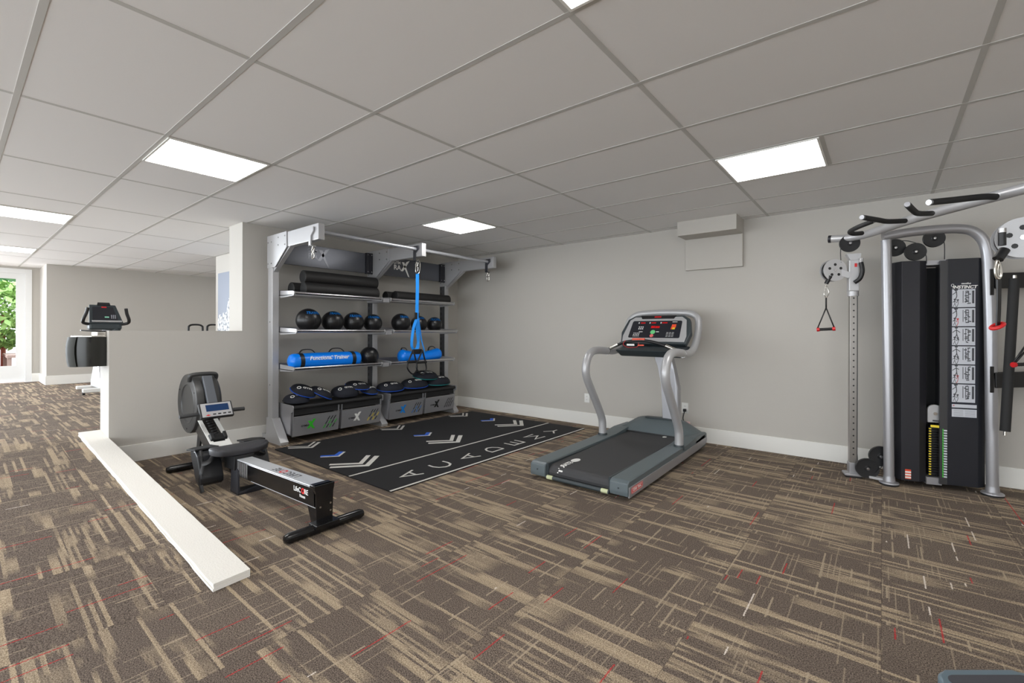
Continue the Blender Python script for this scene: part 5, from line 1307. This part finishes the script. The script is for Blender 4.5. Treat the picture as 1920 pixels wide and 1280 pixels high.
b = MB(silver); b.tube(spline([V((BX-0.02, cn.y+0.02, cn.z-0.2)), V((BX-0.01, 1.55, 0.9)), V((BX+0.0, 1.53, 0.5)), V((BX, 1.52, UP+0.08))], 5), 0.05, 14); b.build('front_column', EB)
b = MB(white_m); b.box((BX-0.04, 1.27, UP+0.03), (BX+0.04, 1.86, UP+0.09), 0.012); b.build('front_foot', EB)
b = MB(rubber); 
for yy in (1.27, 1.84): b.cyl((BX, yy, UP+0.028), (BX, yy+0.03, UP+0.028), 0.028, seg=16)
b.build('transport_wheel', EB)
b = MB(silver_l); b.prism([(BX-0.03, 1.47, UP+0.06), (BX-0.75, 1.47, UP+0.06), (BX-0.75, 1.47, UP+0.16), (BX-0.5, 1.47, UP+0.45), (BX-0.2, 1.47, UP+0.5), (BX-0.03, 1.47, UP+0.2)], (0, 0.16, 0), 0.02); b.build('crank_housing', EB)
b = MB(steel); b.cyl((BX-0.62, 1.55, UP+0.3), (BX-0.68, 1.55, UP+0.72), 0.03, seg=14); b.build('seat_post', EB)
b = MB(black); b.ellipsoid((BX-0.68, 1.55, UP+0.76), (0.14, 0.12, 0.05)); b.build('saddle', EB)
b = MB(white_m); b.box((BX-0.80, 1.30, UP+0.02), (BX-0.72, 1.82, UP+0.07), 0.012); b.build('rear_foot', EB)

# ---- machine with two black loop handles behind the low wall
LX = -9.4
LH = thing('dip_stand', 'black looped handle frame just showing above the low wall', 'exercise machine', (LX, 2.85, UP))
for (u0, u1) in ((353.5, 380), (388.5, 415)):
    y0, y1 = onX(u0, 619, LX).y, onX(u1, 619, LX).y; zt = onX(u0, 608.5, LX).z
    b = MB(black); b.tube(spline([(LX, y0, UP+0.03), (LX, y0, 0.8), (LX, y0, zt-0.08), (LX, y0+0.015, zt-0.02), (LX, y0+0.06, zt), (LX, y1-0.06, zt), (LX, y1-0.015, zt-0.02), (LX, y1, zt-0.08), (LX, y1, 0.8), (LX, y1, UP+0.03)], 5), 0.016, 10); b.build('loop_handle', LH)
ya = onX(353.5, 619, LX).y; yb = onX(415, 619, LX).y
b = MB(black); b.box((LX-0.03, ya-0.05, UP), (LX+0.03, yb+0.05, UP+0.05), 0.006); b.box((LX-0.4, (ya+yb)/2-0.03, UP), (LX-0.03, (ya+yb)/2+0.03, UP+0.05), 0.006); b.build('base', LH)

# ---- wall print
def artm():
    m = bpy.data.materials.new('skyline_print'); m.use_nodes = True; nt = m.node_tree; N = nt.nodes; L = nt.links; bs_ = N['Principled BSDF']; bs_.inputs['Roughness'].default_value = 0.5
    tc = N.new('ShaderNodeTexCoord'); sp = N.new('ShaderNodeSeparateXYZ'); L.new(tc.outputs['Generated'], sp.inputs[0])
    n = N.new('ShaderNodeTexNoise'); n.inputs['Scale'].default_value = 26; n.inputs['Detail'].default_value = 6; L.new(tc.outputs['Generated'], n.inputs['Vector'])
    cr = N.new('ShaderNodeValToRGB'); cr.color_ramp.elements[0].position = 0.40; cr.color_ramp.elements[0].color = lin((90, 98, 110)); cr.color_ramp.elements[1].position = 0.55; cr.color_ramp.elements[1].color = lin((225, 228, 232)); L.new(n.outputs['Fac'], cr.inputs[0])
    n2 = N.new('ShaderNodeTexNoise'); n2.inputs['Scale'].default_value = 5; n2.inputs['Detail'].default_value = 4; L.new(tc.outputs['Generated'], n2.inputs['Vector'])
    a = N.new('ShaderNodeMath'); a.operation = 'MULTIPLY_ADD'; L.new(n2.outputs['Fac'], a.inputs[0]); a.inputs[1].default_value = 0.5; L.new(sp.outputs[2], a.inputs[2])
    xx = N.new('ShaderNodeMath'); xx.operation = 'MULTIPLY_ADD'; L.new(sp.outputs[0], xx.inputs[0]); xx.inputs[1].default_value = -0.45; L.new(a.outputs[0], xx.inputs[2])
    g_ = N.new('ShaderNodeMath'); g_.operation = 'GREATER_THAN'; L.new(xx.outputs[0], g_.inputs[0]); g_.inputs[1].default_value = 0.72
    mx = N.new('ShaderNodeMix'); mx.data_type = 'RGBA'; L.new(g_.outputs[0], mx.inputs[0]); L.new(cr.outputs[0], mx.inputs[6]); mx.inputs[7].default_value = lin((134, 142, 158)); L.new(mx.outputs[2], bs_.inputs['Base Color'])
    return m
px0 = onY(412, 515, 2.68).x; ztp = onY(412, 513, 2.68).z
b = MB(artm()); b.box((px0, 2.655, 0.85), (px0+1.3, 2.68, ztp), 0.002); tag(b.build('wall_print'), 'grey and white skyline wall print beside the column, seen over the low wall', 'wall print')

# ================================================================ LIGHT, WORLD, CAMERA
w = bpy.data.worlds.new('World'); bpy.context.scene.world = w; w.use_nodes = True
nt = w.node_tree; bg = nt.nodes['Background']; bg.inputs[0].default_value = (0.90, 0.955, 1.0, 1); bg.inputs[1].default_value = 3.0
ld = bpy.data.lights.new('far_room_fill', 'AREA'); ld.shape = 'RECTANGLE'; ld.size = 3.4; ld.size_y = 2.0; ld.energy = 460; ld.color = (0.86, 0.93, 1.0)  # added fill light, out of view beyond the left opening, brightens the far room
lo = bpy.data.objects.new('far_room_fill', ld); COL.objects.link(lo); lo.location = (XD-0.3, -2.6, 1.35); lo.rotation_euler = (0, math.radians(-90), 0)
cam = bpy.data.cameras.new('Camera'); co = bpy.data.objects.new('Camera', cam); COL.objects.link(co)
cam.sensor_width = 36.0; cam.lens = FPX/1920*36.0; cam.clip_start = 0.05
cam.shift_y = -(640-CY)/1920; cam.shift_x = 0
R0 = V((math.cos(YAW), math.sin(YAW), 0)); U0 = V((0, 0, 1)); Fd = V((-math.sin(YAW), math.cos(YAW), 0))
rx_ = R0*math.cos(ROLL)+U0*math.sin(ROLL); uy_ = -R0*math.sin(ROLL)+U0*math.cos(ROLL); bz_ = -Fd
co.matrix_world = Matrix(((rx_.x, uy_.x, bz_.x, 0), (rx_.y, uy_.y, bz_.y, 0), (rx_.z, uy_.z, bz_.z, CAMZ), (0, 0, 0, 1)))
sc = bpy.context.scene; sc.camera = co
vs_ = sc.view_settings; vs_.view_transform = 'Standard'; vs_.look = 'None'; vs_.gamma = 1.0; vs_.use_curve_mapping = False; vs_.exposure = 0.66
